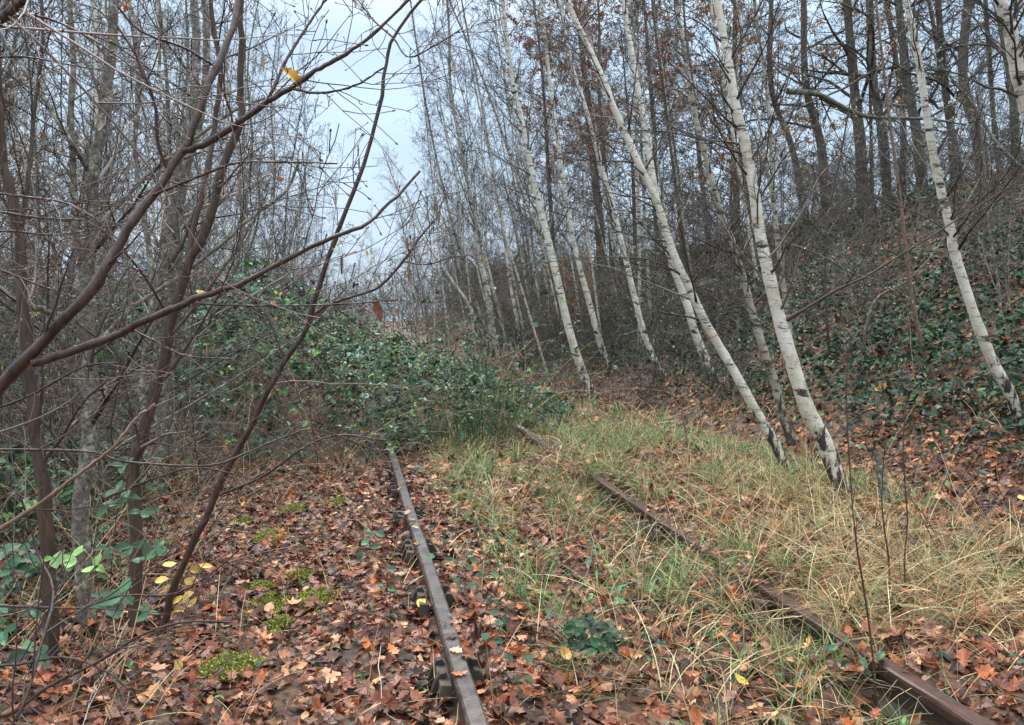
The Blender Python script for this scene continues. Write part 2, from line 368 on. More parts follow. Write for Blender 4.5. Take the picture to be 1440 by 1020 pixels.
LITTER = np.array([(.14, .066, .045), (.21, .095, .062), (.095, .046, .034), (.06, .032, .026), (.27, .125, .075), (.40, .145, .05), (.17, .115, .10),
                   (.36, .22, .15), (.14, .10, .09), (.19, .085, .06), (.05, .034, .030), (.50, .34, .23), (.23, .085, .055), (.085, .048, .038), (.26, .17, .14)])
LITTER = LITTER * np.array([1.06, .82, .66])
LITTER_RED = np.array([(.23, .088, .045), (.32, .12, .055), (.15, .06, .036), (.42, .17, .075), (.085, .038, .027), (.46, .26, .15), (.12, .052, .036), (.50, .22, .08), (.17, .10, .075)])
BRAMBLE = np.array([(.025, .075, .03), (.04, .115, .045), (.018, .05, .026), (.065, .16, .05), (.05, .115, .075), (.11, .21, .06), (.08, .155, .11), (.022, .06, .036), (.03, .09, .035)])
IVY = np.array([(.022, .062, .030), (.034, .088, .040), (.018, .045, .026), (.055, .12, .055), (.028, .07, .045)])
STRAW = np.array([(.50, .37, .19), (.40, .28, .14), (.62, .49, .28), (.27, .18, .09), (.44, .36, .17), (.35, .21, .10)])
GREENG = np.array([(.11, .26, .06), (.17, .32, .09), (.07, .17, .05), (.26, .36, .12), (.14, .29, .15)])
YELLOW = np.array([(.55, .36, .06), (.48, .40, .10), (.60, .30, .05)])

# ------------------------------------------------------------------ GROUND
def axis(segs):
    out = []
    for a, b, s in segs: out += list(np.arange(a, b, s))
    return np.array(out + [segs[-1][1]])
us = axis([(-420, -60, 40), (-60, -15, 2.5), (-15, -6, .5), (-6, 0, .14), (0, 2.4, .045), (2.4, 4.5, .14), (4.5, 12, .25), (12, 25, 1), (25, 420, 30)])
vs = axis([(-60, 0, 10), (0, 1.5, .3), (1.5, 12, .14), (12, 30, .35), (30, 70, 1.5), (70, 520, 30)])
U, Vv = np.meshgrid(us, vs); X, Y = xy(U, Vv); Z = height(U, Vv)
nv_, nu_ = U.shape; idx = np.arange(nv_ * nu_).reshape(nv_, nu_)
q = np.stack([idx[:-1, :-1], idx[:-1, 1:], idx[1:, 1:], idx[1:, :-1]], -1).reshape(-1, 4)
g = Acc().add(np.stack([X, Y, Z], -1), q).obj('ground', 'leafy_soil'); tag(g, 'leaf strewn woodland ground rising to a bank on the right', kind='structure')

# ------------------------------------------------------------------ RAILS
U_L, U_R, RAIL_Z = .372, 1.858, .13
PROF = [(-.031, -.003), (-.032, -.014), (-.028, -.042), (-.010, -.056), (-.009, -.115), (-.030, -.128), (-.060, -.146), (.060, -.146),
        (.030, -.128), (.009, -.115), (.010, -.056), (.028, -.042), (.032, -.014), (.031, -.003), (.024, .003), (-.024, .003)]
def rail(name, u0, v0, v1, label, head, chairs, bend=0.0):
    bx, by = xy(u0, v0); root = thing(name, (bx, by, RAIL_Z - .152), label, 'rail', 'two rusty rails of the disused railway')
    n = 60; v = np.linspace(v0, v1, n); pr = np.array(PROF); k = len(pr)
    uu = u0 + bend * ((v - v0) / 6) ** 2 + .003 * np.sin(v * 2.1)
    P = np.zeros((n, k, 3))
    for j in range(k):
        x, y = xy(uu + pr[j, 0], v); P[:, j, 0] = x - bx; P[:, j, 1] = y - by; P[:, j, 2] = pr[j, 1] + .152 + .006 * np.sin(v * 1.3)
    P += rng.normal(0, .0006, P.shape)
    idx = np.arange(n * k).reshape(n, k)
    def strip(js): return np.concatenate([np.stack([idx[:-1, j], idx[:-1, (j + 1) % k], idx[1:, (j + 1) % k], idx[1:, j]], -1) for j in js])
    a = Acc(); a.add(P, strip([12, 13, 14, 15, 0]), mi=0); a.add(P, [strip([1, 2, 3, 4, 5, 6, 7, 8, 9, 10, 11])], mi=1)
    a.add(P[0], np.array([list(range(k))[::-1]]), mi=1); a.add(P[-1], np.array([list(range(k))]), mi=1)
    o = a.obj('rail_bar', [head, 'rail_web_rust'], root, smooth=False)
    for cv in chairs:
        c = Acc(); cx, cy = xy(u0, cv)
        def blk(pts, w0, w1):      # prism: outline in (across, up), thickness along the track
            pts = np.array(pts, float); m = len(pts); VV = []
            for w in (w0, w1):
                for (pu, pz) in pts:
                    x, y = xy(u0 + pu, cv + w); VV.append((x - bx, y - by, pz))
            f = [np.array([[i, (i + 1) % m, m + (i + 1) % m, m + i] for i in range(m)]), np.array([list(range(m))[::-1]]), np.array([list(range(m, 2 * m))])]
            c.add(np.array(VV), f)
        blk([(-.155, -.02), (-.16, .0), (-.13, .03), (.13, .03), (.155, .0), (.15, -.02)], -.10, .10)
        for s in (-1, 1):
            for w in (-.07, .04):
                o_ = [(s * .034, .035), (s * .036, .095), (s * .052, .125), (s * .07, .122), (s * .088, .095), (s * .10, .06), (s * .11, .03)]
                blk(o_ if s > 0 else o_[::-1], w, w + .03)
        for s in (-1, 1):
            th = np.linspace(0, 2 * math.pi, 9)[:-1]
            x, y = xy(u0 + s * .125, cv); ring = [(x - bx + .022 * math.cos(t), y - by + .022 * math.sin(t)) for t in th]
            VV = [(p[0], p[1], .02) for p in ring] + [(p[0], p[1], .065) for p in ring]
            c.add(np.array(VV), [np.array([[i, (i + 1) % 8, 8 + (i + 1) % 8, 8 + i] for i in range(8)]), np.array([list(range(8, 16))])])
        c.obj('rail_chair', 'cast_iron', root, smooth=False)
        kx = Acc(); pts = [(-.036, .05), (-.036, .10), (-.075, .105), (-.078, .055)]
        VV = []
        for w in (-.12, .11):
            for (pu, pz) in pts:
                x, y = xy(u0 + pu, cv + w); VV.append((x - bx, y - by, pz))
        kx.add(np.array(VV), np.array([[0, 1, 5, 4], [1, 2, 6, 5], [2, 3, 7, 6], [3, 0, 4, 7], [3, 2, 1, 0], [4, 5, 6, 7]]))
        kx.obj('wooden_key', 'old_wood', root, smooth=False)
    return root
rail('railway_rail', U_L, 1.0, 11.0, 'left rail with smooth brown head, running up under the bramble mound', 'rail_head_steel', [2.72, 3.5, 4.28, 5.06, 5.84, 6.6])
rail('railway_rail', U_R, 1.0, 13.0, 'right rail, red rusted and half buried under turf and straw coloured grass', 'rail_rust', [3.2, 4.4, 5.2])

# ------------------------------------------------------------------ LITTER, GRASS, GROUND COVER
def sample_view(n, y0, y1, power=1.0, pad=1.15):
    """points spread over the visible wedge of ground between two distances"""
    y = (y0 ** (2 * power) + rng.random(n) * (y1 ** (2 * power) - y0 ** (2 * power))) ** (1 / (2 * power))
    x = rng.uniform(-1, 1, n) * y * .662 * pad
    return x, y
def slope_up(u, v):
    e = .15; du = (height(u + e, v) - height(u - e, v)) / (2 * e); dv = (height(u, v + e) - height(u, v - e)) / (2 * e)
    n = np.stack([-(du * ND[0] + dv * TD[0]), -(du * ND[1] + dv * TD[1]), np.ones_like(du)], -1)
    return norm(n)
def rail_clear(u, v=None): return (np.abs(u - U_L) > .04) & ((np.abs(u - U_R) > .04) | ((cover(v) > .35) if v is not None else False))
def grassy(u, v):                                  # 0..1
    a = sstep(.55, .9, u) * (1 - sstep(3.3, 4.1, u)); a *= .50 + .75 * sstep(1.75, 2.2, u) + .55 * sstep(3.6, 5.5, v)
    n = fbm(u * 1.3 + 7, v * 1.3, 21)
    n2 = fbm(u * 4 + 3, v * 4, 24)
    return np.clip(1.15 * a * sstep(.32, .52, n) * (.25 + 1.1 * sstep(.38, .58, n2)), 0, 1) * (1 - sstep(16, 22, v))

acc = Acc()
x, y = sample_view(40000, 1.6, 7.0); u, v = uv(x, y); keep = rail_clear(u, v) & (rng.random(len(u)) > .45 * grassy(u, v)) & (mound(u, v) < .15)
x, y, u, v = x[keep], y[keep], u[keep], v[keep]; z = height(u, v) + rng.random(len(u)) ** 1.5 * .035 + .004; up = slope_up(u, v)
kind = rng.random(len(u)); red = u + .8 * rng.random(len(u)) > 3.4
pos = np.stack([x, y, z], -1); K = len(u)
colr = np.where(red[:, None], pick(LITTER_RED, K), pick(LITTER, K))
size = rng.uniform(.034, .088, K) * np.where(u < .3, .95, 1)
for lo, hi, tm in ((0, .42, OAK), (.42, .60, MAPLE), (.60, 1, OVAL)):
    s = (kind >= lo) & (kind < hi); leaves(acc, pos[s], size[s] * (.8 if tm is OVAL else 1), colr[s], tm, .30, .6, up[s])
x, y = sample_view(70000, 6.8, 34.0, .62, 1.05); u, v = uv(x, y); keep = (mound(u, v) < .1) & (u < 11) & rail_clear(u, v) & (rng.random(len(u)) > .5 * grassy(u, v)) & (u > -9)
x, y, u, v = x[keep], y[keep], u[keep], v[keep]; z = height(u, v) + rng.random(len(u)) * .03; K = len(u)
leaves(acc, np.stack([x, y, z], -1), rng.uniform(.06, .12, K), np.where((u > 2.5)[:, None], pick(LITTER_RED, K), pick(LITTER, K)), OVAL, .45, .8, slope_up(u, v))
x, y = sample_view(5200, 1.8, 9.0); u, v = uv(x, y); k = (u > .5) & (u < 4.2) & rail_clear(u, v) & (mound(u, v) < .1); x, y, u, v = x[k], y[k], u[k], v[k]; K = len(u)
lift = .015 + .07 * rng.random(K) * (grassy(u, v) > .2)
leaves(acc, np.stack([x, y, height(u, v) + lift], -1), rng.uniform(.035, .085, K), np.vstack([LITTER, LITTER_RED]), OAK, .5, .9, slope_up(u, v))
for ur_, n_ in ((U_L, 26), (U_R, 30)):                # leaves lying on the rail heads
    v_ = rng.uniform(2.2, 7, n_); x, y = xy(ur_ + rng.normal(0, .02, n_), v_)
    leaves(acc, np.stack([x, y, np.full(n_, RAIL_Z + .008)], -1), rng.uniform(.03, .065, n_), LITTER_RED, OAK, .15, .5)
tag(acc.obj('fallen_leaves', 'dead_leaf', smooth=False), 'brown and rusty fallen leaves carpeting the ground and the bank', kind='stuff')

def blades(acc, x, y, z, length, pal, lean=.5, droop=.5, w=.0022, n=6, heading=None, mi=0):
    K = len(x); P = np.zeros((K, n, 3)); P[:, 0] = np.stack([x, y, z], -1)
    th = rng.uniform(0, 2 * math.pi, K) if heading is None else heading
    hd = np.stack([np.cos(th), np.sin(th)], -1); ang = np.abs(rng.normal(lean, .3, K)); dr = droop * rng.uniform(.3, 1.5, K)
    for i in range(1, n):
        a = ang + dr * (i / (n - 1)) * 2.0
        a = np.minimum(a, 1.85)
        st = length / (n - 1)
        P[:, i, 0] = P[:, i - 1, 0] + hd[:, 0] * np.sin(a) * st; P[:, i, 1] = P[:, i - 1, 1] + hd[:, 1] * np.sin(a) * st
        P[:, i, 2] = np.maximum(P[:, i - 1, 2] + np.cos(a) * st, z + .006)
    side = np.stack([-hd[:, 1], hd[:, 0], rng.normal(0, .5, K)], -1); side = norm(side)
    wd = w * rng.uniform(.6, 1.5, K)[:, None] * (1 - np.linspace(0, 1, n) ** 2 * .85)[None]
    A = P + side[:, None] * wd[..., None]; B_ = P - side[:, None] * wd[..., None]
    V = np.stack([A, B_], 2).reshape(-1, 3); idx = np.arange(K * n * 2).reshape(K, n, 2)
    q = np.stack([idx[:, :-1, 0], idx[:, :-1, 1], idx[:, 1:, 1], idx[:, 1:, 0]], -1).reshape(-1, 4)
    acc.add(V, q, np.repeat(pick(pal, K), n * 2, axis=0), mi=mi)
acc = Acc()
def tufts(n_t, y0, y1, per, ln, pal, thr, w, lean=.55, droop=.55, spread=.035, power=1.0, mask=grassy, pad=1.15):
    x, y = sample_view(n_t, y0, y1, power, pad); u, v = uv(x, y); k = rng.random(len(u)) < mask(u, v) * thr
    x, y = x[k], y[k]; m = per; x = np.repeat(x, m) + rng.normal(0, spread, len(x) * m); y = np.repeat(y, m) + rng.normal(0, spread, len(y) * m)
    u, v = uv(x, y); k = rail_clear(u, v); x, y, u, v = x[k], y[k], u[k], v[k]
    blades(acc, x, y, height(u, v), rng.uniform(ln[0], ln[1], len(x)), pal, lean, droop, w)
tufts(3400, 1.7, 8.5, 11, (.12, .42), STRAW, .85, .0017)
def green_m(u, v): return grassy(u, v) * (1 - .75 * sstep(1.9, 2.3, u) * (1 - sstep(4.0, 5.5, v))) * sstep(.30, .48, fbm(u * 1.7, v * 1.7, 26))
tufts(6200, 1.7, 8.5, 12, (.08, .26), GREENG, 1.3, .0019, .5, .4, mask=green_m)
tufts(3000, 8.0, 22, 9, (.18, .45), STRAW, .8, .004, power=.7, mask=lambda u, v: grassy(u, v) * sstep(.42, .52, fbm(u * 2.6, v * 1.6, 29)))
tufts(4200, 7.0, 22, 9, (.12, .30), GREENG, 1, .0045, .5, .4, power=.7, mask=lambda u, v: grassy(u, v) * sstep(.46, .56, fbm(u * 2.2 + 5, v * 1.4, 30)))
def rail_edge(u, v): return (np.abs(np.abs(u - U_R) - .13) < .07) * (.16 + .6 * (fbm(v * 1.1, u * .3 + 3, 77) > .5))
tufts(9000, 1.8, 9.5, 12, (.15, .42), STRAW, .9, .0016, .85, .5, .03, mask=rail_edge)
def verge(u, v): return sstep(3.0, 3.5, u) * (1 - sstep(4.6, 5.2, u)) * sstep(.5, .6, fbm(u, v, 90))
tufts(1200, 4.0, 16.0, 10, (.15, .4), STRAW, .7, .0028, .6, .5, .04, mask=verge)
def flat_m(u, v): return sstep(2.0, 2.25, u) * (1 - sstep(3.1, 3.5, u)) * (1 - sstep(3.4, 4.6, v)) * sstep(.36, .46, fbm(u * 1.4 + 2, v * 1.4, 83))
tufts(1500, 2.0, 6.0, 22, (.25, .55), STRAW, 1, .0018, 1.25, .35, .05, mask=flat_m)
def strip_m(u, v): return sstep(2.1, 2.4, u) * (1 - sstep(2.9, 3.5, u)) * (1 - sstep(5, 7.5, v)) * sstep(.40, .55, fbm(u * 1.8, v * 1.8, 78))
tufts(2200, 2.0, 8.0, 13, (.25, .6), STRAW, .85, .0016, .75, .55, .05, mask=strip_m)
def sparse(u, v): return .12 * (mound(u, v) < .2) * np.ones_like(u) * (1 - sstep(3.6, 4.2, u)) * (1 + 1.2 * (np.abs(u - U_L) < .16) + 4 * (np.abs(u - U_R) < .16))
tufts(5200, 1.7, 9, 5, (.10, .40), STRAW, 1, .0014, .8, .4, mask=sparse)
tufts(1200, 1.7, 9, 4, (.08, .25), GREENG, 1, .0016, .7, .4, mask=sparse)
tag(acc.obj('grass', 'grass', smooth=False), 'straw coloured and green grass between and beside the rails', kind='stuff')

# bramble mound over the track on the left
def trifol(acc, pos, size, pal, up, tilt=.5, droopy=0):
    """three leaflets fanned from one point"""
    K = len(pos); nrm = norm(up + rng.normal(0, tilt, (K, 3))); h = rng.normal(0, 1, (K, 3)); X = norm(h - (h * nrm).sum(-1, keepdims=True) * nrm); Yv = np.cross(nrm, X)
    c = pick(pal, K); T2, faces = FOLD; nv = len(T2)
    for a in (0, 1.9, -1.9):
        hx = math.cos(a) * X + math.sin(a) * Yv; hy = -math.sin(a) * X + math.cos(a) * Yv
        s = size * (1 if a == 0 else .82)
        zz = (-.35 * T2[None, :, 0] ** 2 * rng.uniform(.2, 1.6, (K, 1)) + .35 * np.abs(T2[None, :, 1])) * s[:, None]
        V = pos[:, None] + T2[None, :, 0, None] * s[:, None, None] * hx[:, None] + T2[None, :, 1, None] * 1.25 * s[:, None, None] * hy[:, None] + zz[..., None] * nrm[:, None]
        f = (faces[None] + (np.arange(K) * nv)[:, None, None]).reshape(-1, faces.shape[1])
        acc.add(V.reshape(-1, 3), f, np.repeat(c, nv, axis=0))
def canes(acc, x, y, z, ln, pal, r=.002, n=8, k=3, lean=.5, grav=-.16):
    K = len(x); th = rng.uniform(0, 2 * math.pi, K); a = np.abs(rng.normal(lean, .25, K))
    d = np.stack([np.cos(th) * np.sin(a), np.sin(th) * np.sin(a), np.cos(a)], -1)
    P = grow(np.stack([x, y, z], -1), d, ln, n, .10, grav); R = np.full((K, n), r) * rng.uniform(.6, 1.5, (K, 1)) * (1 - .5 * np.linspace(0, 1, n))[None]
    add_tubes(acc, P, R, k, pal); return P, R
def normal_of(fn, u, v):
    e = .15; du = (fn(u + e, v) - fn(u - e, v)) / (2 * e); dv = (fn(u, v + e) - fn(u, v - e)) / (2 * e)
    return norm(np.stack([-(du * ND[0] + dv * TD[0]), -(du * ND[1] + dv * TD[1]), np.ones_like(du)], -1))
acc = Acc()
x, y = sample_view(85000, 5.6, 26, .5, 1.1); u, v = uv(x, y); mm = mound(u, v); k = (mm > .05) & (rng.random(len(u)) < .12 + .88 * sstep(.36, .6, fbm(u * 1.9, v * 1.9, 33)))
x, y, u, v, mm = x[k], y[k], u[k], v[k], mm[k]; base = height(u, v)
top = mm * .70; z = base + top * rng.random(len(u)) ** .6 + rng.normal(.0, .07, len(u)) + .03
far = 1 + .35 * sstep(8, 18, y)
trifol(acc, np.stack([x, y, z], -1), rng.uniform(.03, .09, len(x)) * far, BRAMBLE, slope_up(u, v) + np.array([0, -.1, .2]), .5)
k = rng.random(len(x)) < .03
leaves(acc, np.stack([x, y, z + .05], -1)[k], .09, np.vstack([YELLOW, LITTER_RED]), OVAL, .6, .5)
tag(acc.obj('bramble_leaves', 'green_leaf', smooth=False), 'dark glossy bramble leaves heaped over the track on the left', kind='stuff')
acc = Acc()
x, y = sample_view(7000, 5.2, 22, .5, 1.1); u, v = uv(x, y); k = (mound(u, v + .9) > .1) & rail_clear(u, v); x, y, u, v = x[k], y[k], u[k], v[k]
Pc, _ = canes(acc, x, y, height(u, v), rng.uniform(.6, 1.9, len(x)), np.vstack([GREY_TWIG, RED_TWIG, STRAW * .6]), .0028, 9, 3, .55, -.15)
CANE_PTS = Pc[:, 4:].reshape(-1, 3)
lacc = Acc(); s_ = CANE_PTS[rng.random(len(CANE_PTS)) < .34]; s_ = s_ + rng.normal(0, .015, s_.shape)
trifol(lacc, s_, rng.uniform(.035, .075, len(s_)), BRAMBLE, np.tile([0, -.1, 1.], (len(s_), 1)), .5)
tag(lacc.obj('cane_leaves', 'green_leaf', smooth=False), 'loose bramble leaves on canes standing out of the mound', kind='stuff')
tag(acc.obj('bramble_canes', 'twig'), 'dead arching bramble canes tangled in the mound on the left', kind='stuff')

# ivy and bramble carpet on the bank, low cover under the left wood
def bankmask(u, v):
    n = fbm(u * .55, v * .3, 41); n2 = fbm(u * 1.6, v * 1.2, 44)
    return 1.25 * sstep(4.1, 5.3, u) * (1 - sstep(9.0, 10.0, u)) * sstep(.36, .46, n + .25 * (n2 - .5) + .12)
acc = Acc()
x, y = sample_view(250000, 5.0, 34, .5, 1.1); u, v = uv(x, y); cl = fbm(u * 2.6, v * 2.6, 52); k = rng.random(len(u)) < bankmask(u, v) * (.25 + .9 * sstep(.33, .55, cl)); x, y, u, v, cl = x[k], y[k], u[k], v[k], cl[k]
bump = .10 + .75 * np.clip(cl - .38, 0, 1) + .3 * np.clip(fbm(u * .8, v * .8, 57) - .45, 0, 1); z = height(u, v) + bump * rng.random(len(u)) ** .6 + .02
leaves(acc, np.stack([x, y, z], -1), rng.uniform(.035, .085, len(x)) * (1 + .4 * sstep(10, 20, y)), IVY, FOLD, .7, .5, slope_up(u, v) + np.array([0, -.2, 0]), fold=.3)
x, y = sample_view(9000, 5.0, 30, .6, 1.1); u, v = uv(x, y); k = (u > 3.6) & (u < 9.8) & (rng.random(len(u)) < .5); x, y, u, v = x[k], y[k], u[k], v[k]
leaves(acc, np.stack([x, y, height(u, v) + .1 * rng.random(len(u))], -1), rng.uniform(.05, .08, len(x)), BRAMBLE, FOLD, .6, .5, slope_up(u, v), fold=.3)
tag(acc.obj('ivy_cover', 'ivy_leaf', smooth=False), 'dark green ivy and bramble carpet on the right hand bank', kind='stuff')
acc = Acc()
x, y = sample_view(26000, 3.2, 24, .6, 1.1); u, v = uv(x, y); k = (u < -1.2 + .8 * (fbm(u, v, 61) - .5)) & (v > 2.5) & (rng.random(len(u)) < sstep(.38, .6, fbm(u * .9, v * .9, 63))); x, y, u, v = x[k], y[k], u[k], v[k]
xa, ya = sample_view(9000, 2.3, 6, .9, 1.1); ua, va = uv(xa, ya); k = (ua < -1.0 - .5 * fbm(ua * 2, va * 2, 66)) & (rng.random(len(ua)) < .25 + .75 * sstep(.42, .55, fbm(ua * 2, va * 2, 67))); x = np.concatenate([x, xa[k]]); y = np.concatenate([y, ya[k]]); u, v = uv(x, y)
z = height(u, v) + .5 * rng.random(len(u)) ** 1.3 * sstep(-.9, -1.8, u)
trifol(acc, np.stack([x, y, z], -1), rng.uniform(.035, .07, len(x)), BRAMBLE, slope_up(u, v), .5)
tag(acc.obj('undergrowth_leaves', 'green_leaf', smooth=False), 'low bramble and ivy leaves under the trees of the left wood', kind='stuff')

acc = Acc()
x, y = sample_view(5200, 2.2, 12, .8); u, v = uv(x, y); k = (u > .5) & (u < 4.6) & (mound(u, v) < .15) & rail_clear(u, v) & (rng.random(len(u)) < sstep(.42, .6, fbm(u * 2.2, v * 2.2, 81))); x, y, u, v = x[k], y[k], u[k], v[k]
trifol(acc, np.stack([x, y, height(u, v) + .03 + .09 * rng.random(len(x))], -1), rng.uniform(.015, .04, len(x)), BRAMBLE, np.tile([0, -.1, 1.], (len(x), 1)), .4)
x, y = sample_view(900, 2.0, 8, .8); u, v = uv(x, y); k = (u > -1.5) & (u < .3); x, y, u, v = x[k], y[k], u[k], v[k]
trifol(acc, np.stack([x, y, height(u, v) + .04], -1), rng.uniform(.012, .03, len(x)), BRAMBLE, np.tile([0, -.1, 1.], (len(x), 1)), .4)
tag(acc.obj('weeds', 'green_leaf', smooth=False), 'small green weeds and bramble seedlings among the leaves and grass', kind='stuff')
# fallen twigs and dry stems everywhere on the ground
acc = Acc()
x, y = sample_view(900, 1.7, 9, .9); u, v = uv(x, y); z = height(u, v) + .02; K = len(x)
th = rng.uniform(0, 6.28, K); d = np.stack([np.cos(th), np.sin(th), rng.normal(.05, .12, K)], -1)
P = grow(np.stack([x, y, z], -1), d, rng.uniform(.1, .5, K), 6, .16, 0); P[..., 2] = np.maximum(P[..., 2], z[:, None] - .01)
add_tubes(acc, P, np.full((K, 6), .0019) * rng.uniform(.5, 1.8, (K, 1)), 3, np.vstack([GREY_TWIG, STRAW * .5, BIRCH_TWIG]))
x, y = sample_view(9000, 4.8, 9, .8); u, v = uv(x, y); k = (u < .15) & (u > -4) & (v > 5.1 + .9 * fbm(u * 1.5, v * 0 + 1, 73) + np.clip(u + 1, 0, 2) * .5) & (rng.random(len(u)) < .55); x, y, u, v = x[k], y[k], u[k], v[k]; K = len(x)
canes(acc, x, y, height(u, v), rng.uniform(.3, 1.2, K), np.vstack([GREY_TWIG, BIRCH_TWIG, STRAW * .4]), .002, 8, 3, .8, -.09)
# stiff dry stems at the left wood edge
x, y = sample_view(6500, 1.9, 9, .9); u, v = uv(x, y); k = (u < -.75 + .9 * (fbm(u * 2, v * 2, 70) - .5)); x, y, u, v = x[k], y[k], u[k], v[k]; K = len(x)
canes(acc, x, y, height(u, v), rng.uniform(.25, 1.0, K), np.vstack([GREY_TWIG, RED_TWIG, STRAW * .7]), .0022, 7, 3, .8, -.05)
x, y = sample_view(3200, 3.0, 18, .7); u, v = uv(x, y); k = (u > 2.4) & (u < 9); x, y, u, v = x[k], y[k], u[k], v[k]; K = len(x)
canes(acc, x, y, height(u, v), rng.uniform(.25, .9, K), np.vstack([GREY_TWIG, RED_TWIG, STRAW * .8]), .002, 7, 3, .45, -.04)
tag(acc.obj('dead_stems', 'twig'), 'fallen twigs and dry dead stems scattered over the woodland floor', kind='stuff')

# ------------------------------------------------------------------ TREES TRACED FROM THEIR PLACE IN THE WOOD
PXM = lambda dpx, Y: dpx * Y / F_PX / 2          # picture width -> radius
def catkins(acc, P, n, size=.035):
    k = rng.integers(0, len(P), n); i = rng.integers(1, P.shape[1], n); s = P[k, i]
    Q = np.stack([s, s + np.array([0, 0, -.5]) * size, s + np.array([0, 0, -1]) * size], 1)
    add_tubes(acc, Q, np.tile([.0018, .0028, .0016], (n, 1)), 5, np.array([(.22, .16, .10), (.30, .24, .14)]))
def crown_levels(acc, P0, R0, spec, pal, rmin, k1=4):
    """spec: list of dicts for successive orders of branches"""
    P, R = P0, R0; last = None
    for j, s in enumerate(spec):
        P, R = kids(P, R, s['m'], s.get('t0', .15), s.get('t1', 1.), s['ang'], s.get('lf', .5), s['n'], s['w'], s.get('g', 0), rmin * s.get('rm', 1), s.get('rf', .55), s.get('bias'), s.get('len'))
        if 'fl' in s: R[:, 0] *= s['fl']; R[:, 0] = np.maximum(R[:, 0], .009)
        add_tubes(acc, P, R, k1 if j == 0 else 3, pal); last = (P, R)
    return last
def birch_spec(m=20, ln=(1.0, 2.3), t0=.28, dens=1.0, a1=(30, 62)):
    return [dict(m=int(m * 1.7), t0=t0, ang=a1, len=ln, n=9, w=.13, g=.02, rf=.21, fl=2.0),
            dict(m=int(8 * dens), t0=.15, ang=(25, 60), lf=.5, n=6, w=.14, g=-.01),
            dict(m=int(6 * dens), t0=.1, ang=(25, 65), lf=.55, n=4, w=.16, g=-.04)]
def hero(kind, label, pts, dia, mat='birch_bark', Y=None, ext=3.0, spec=None, pal=BIRCH_TWIG, rmin=.0016, cat='tree', group=None, rough=.035, n=46, k=12, ydrift=0., flare=.5, parts=('trunk', 'branches'), extra=None, sink=.06, h0=0):
    if Y is None: base = ground(*pts[0][:2]); Y = base[1]
    else: base = at(*pts[0][:2], Y)
    W = [at(p[0], p[1], (Y if len(p) < 3 else p[2]) + ydrift * i) for i, p in enumerate(pts)]
    W[0] = W[0] - np.array([0, 0, sink])
    d = norm(W[-1] - W[-2])
    if ext > 0:
        for s in (1, 2): W.append(W[-1] + (d + np.array([.0, 0, .12 * s])) * ext / 2)
    W = np.array(W); base = W[0].copy(); W = W - base
    root = thing(kind, base, label, cat, group)
    r0 = PXM(dia[0], Y) * .86; r1 = PXM(dia[1], Y) * .86
    if ext > 0: r1 = r1 * .6
    P, R, V, q, h = trunk_tube(W, r0, r1, n, k, rough, flare)
    Acc().add(V, q, h=h + h0).obj(parts[0], mat, root)
    if spec:
        a = Acc(); last = crown_levels(a, P[None], R[None], spec, pal, rmin)
        a.obj(parts[1], 'twig', root)
        if extra: extra(root, last, base)
    return root, P, R
G_B = 'leaning birches along the foot of the bank'
def knots(root, P, R, n):
    """dark branch scars: small raised collars on the trunk"""
    pass
B = birch_spec
hero('birch_tree', 'thickest white birch, leaning left right of the right rail, its base black and cracked', [(1190, 700), (1160, 623), (1137, 580), (1120, 530), (1103, 473), (1087, 413), (1070, 335), (1060, 267), (1047, 200), (1033, 143), (1023, 77), (1008, 0)], (27, 15), spec=B(22, (.8, 2.0), .30), group=G_B, n=70, k=16)
hero('birch_tree', 'knobbly white birch left of the thickest one, bending far over to the left', [(1115, 672), (1093, 630), (1060, 573), (1027, 513), (997, 463), (970, 407), (947, 357), (923, 283), (897, 227), (867, 160), (843, 100), (820, 50), (797, 0)], (17, 11), spec=B(24, (.8, 2.0), .30), group=G_B, n=70, k=14, rough=.06)
hero('birch_tree', 'greyish birch rising between the two large leaning birches', [(1120, 628), (1103, 593), (1090, 540), (1077, 500), (1063, 457), (1050, 407), (1037, 357), (1020, 317), (1003, 260), (980, 173), (967, 100), (955, 30)], (15, 9), 'grey_birch_bark', spec=B(22, (.8, 2.0), .30), group=G_B, n=60)
hero('birch_tree', 'slim white birch seen crossing behind the knobbly leaning trunk', [(1007, 542), (993, 507), (977, 467), (967, 430), (945, 370), (925, 290), (913, 217), (903, 160), (887, 67), (876, 0)], (15, 10), spec=B(20, (.9, 2.2), .35), group=G_B)
hero('birch_tree', 'clean white birch standing in straw grass near the middle, far end of the right rail', [(837, 562), (817, 517), (800, 463), (787, 407), (773, 347), (770, 333), (753, 267), (743, 217), (733, 167), (720, 107), (710, 33), (705, -20)], (15, 7), spec=B(22, (1.0, 2.6), .32), group=G_B)
hero('birch_tree', 'white birch behind the clean middle one, with orange leaved twigs at its foot', [(862, 524), (843, 480), (830, 430), (817, 383), (807, 340), (803, 317), (790, 240), (780, 167), (773, 110), (765, 40)], (11, 6), spec=B(20, (1.0, 2.6), .32), group=G_B)
hero('birch_tree', 'spotted birch between the orange twigs and the knobbly birch', [(937, 534), (910, 483), (893, 420), (877, 353), (860, 283), (840, 213), (823, 150), (807, 100), (792, 30)], (11, 5), 'birch_bark', spec=B(20, (1.0, 2.6), .32), group=G_B)
hero('birch_tree', 'tall slim birch at the edge of the brambles, right of its twin stem', [(705, 508), (693, 467), (687, 417), (677, 373), (670, 340), (667, 310), (653, 233), (643, 180), (633, 117), (632, 50), (628, -10)], (10, 4), spec=B(26, (1.4, 3.4), .3), group=G_B)
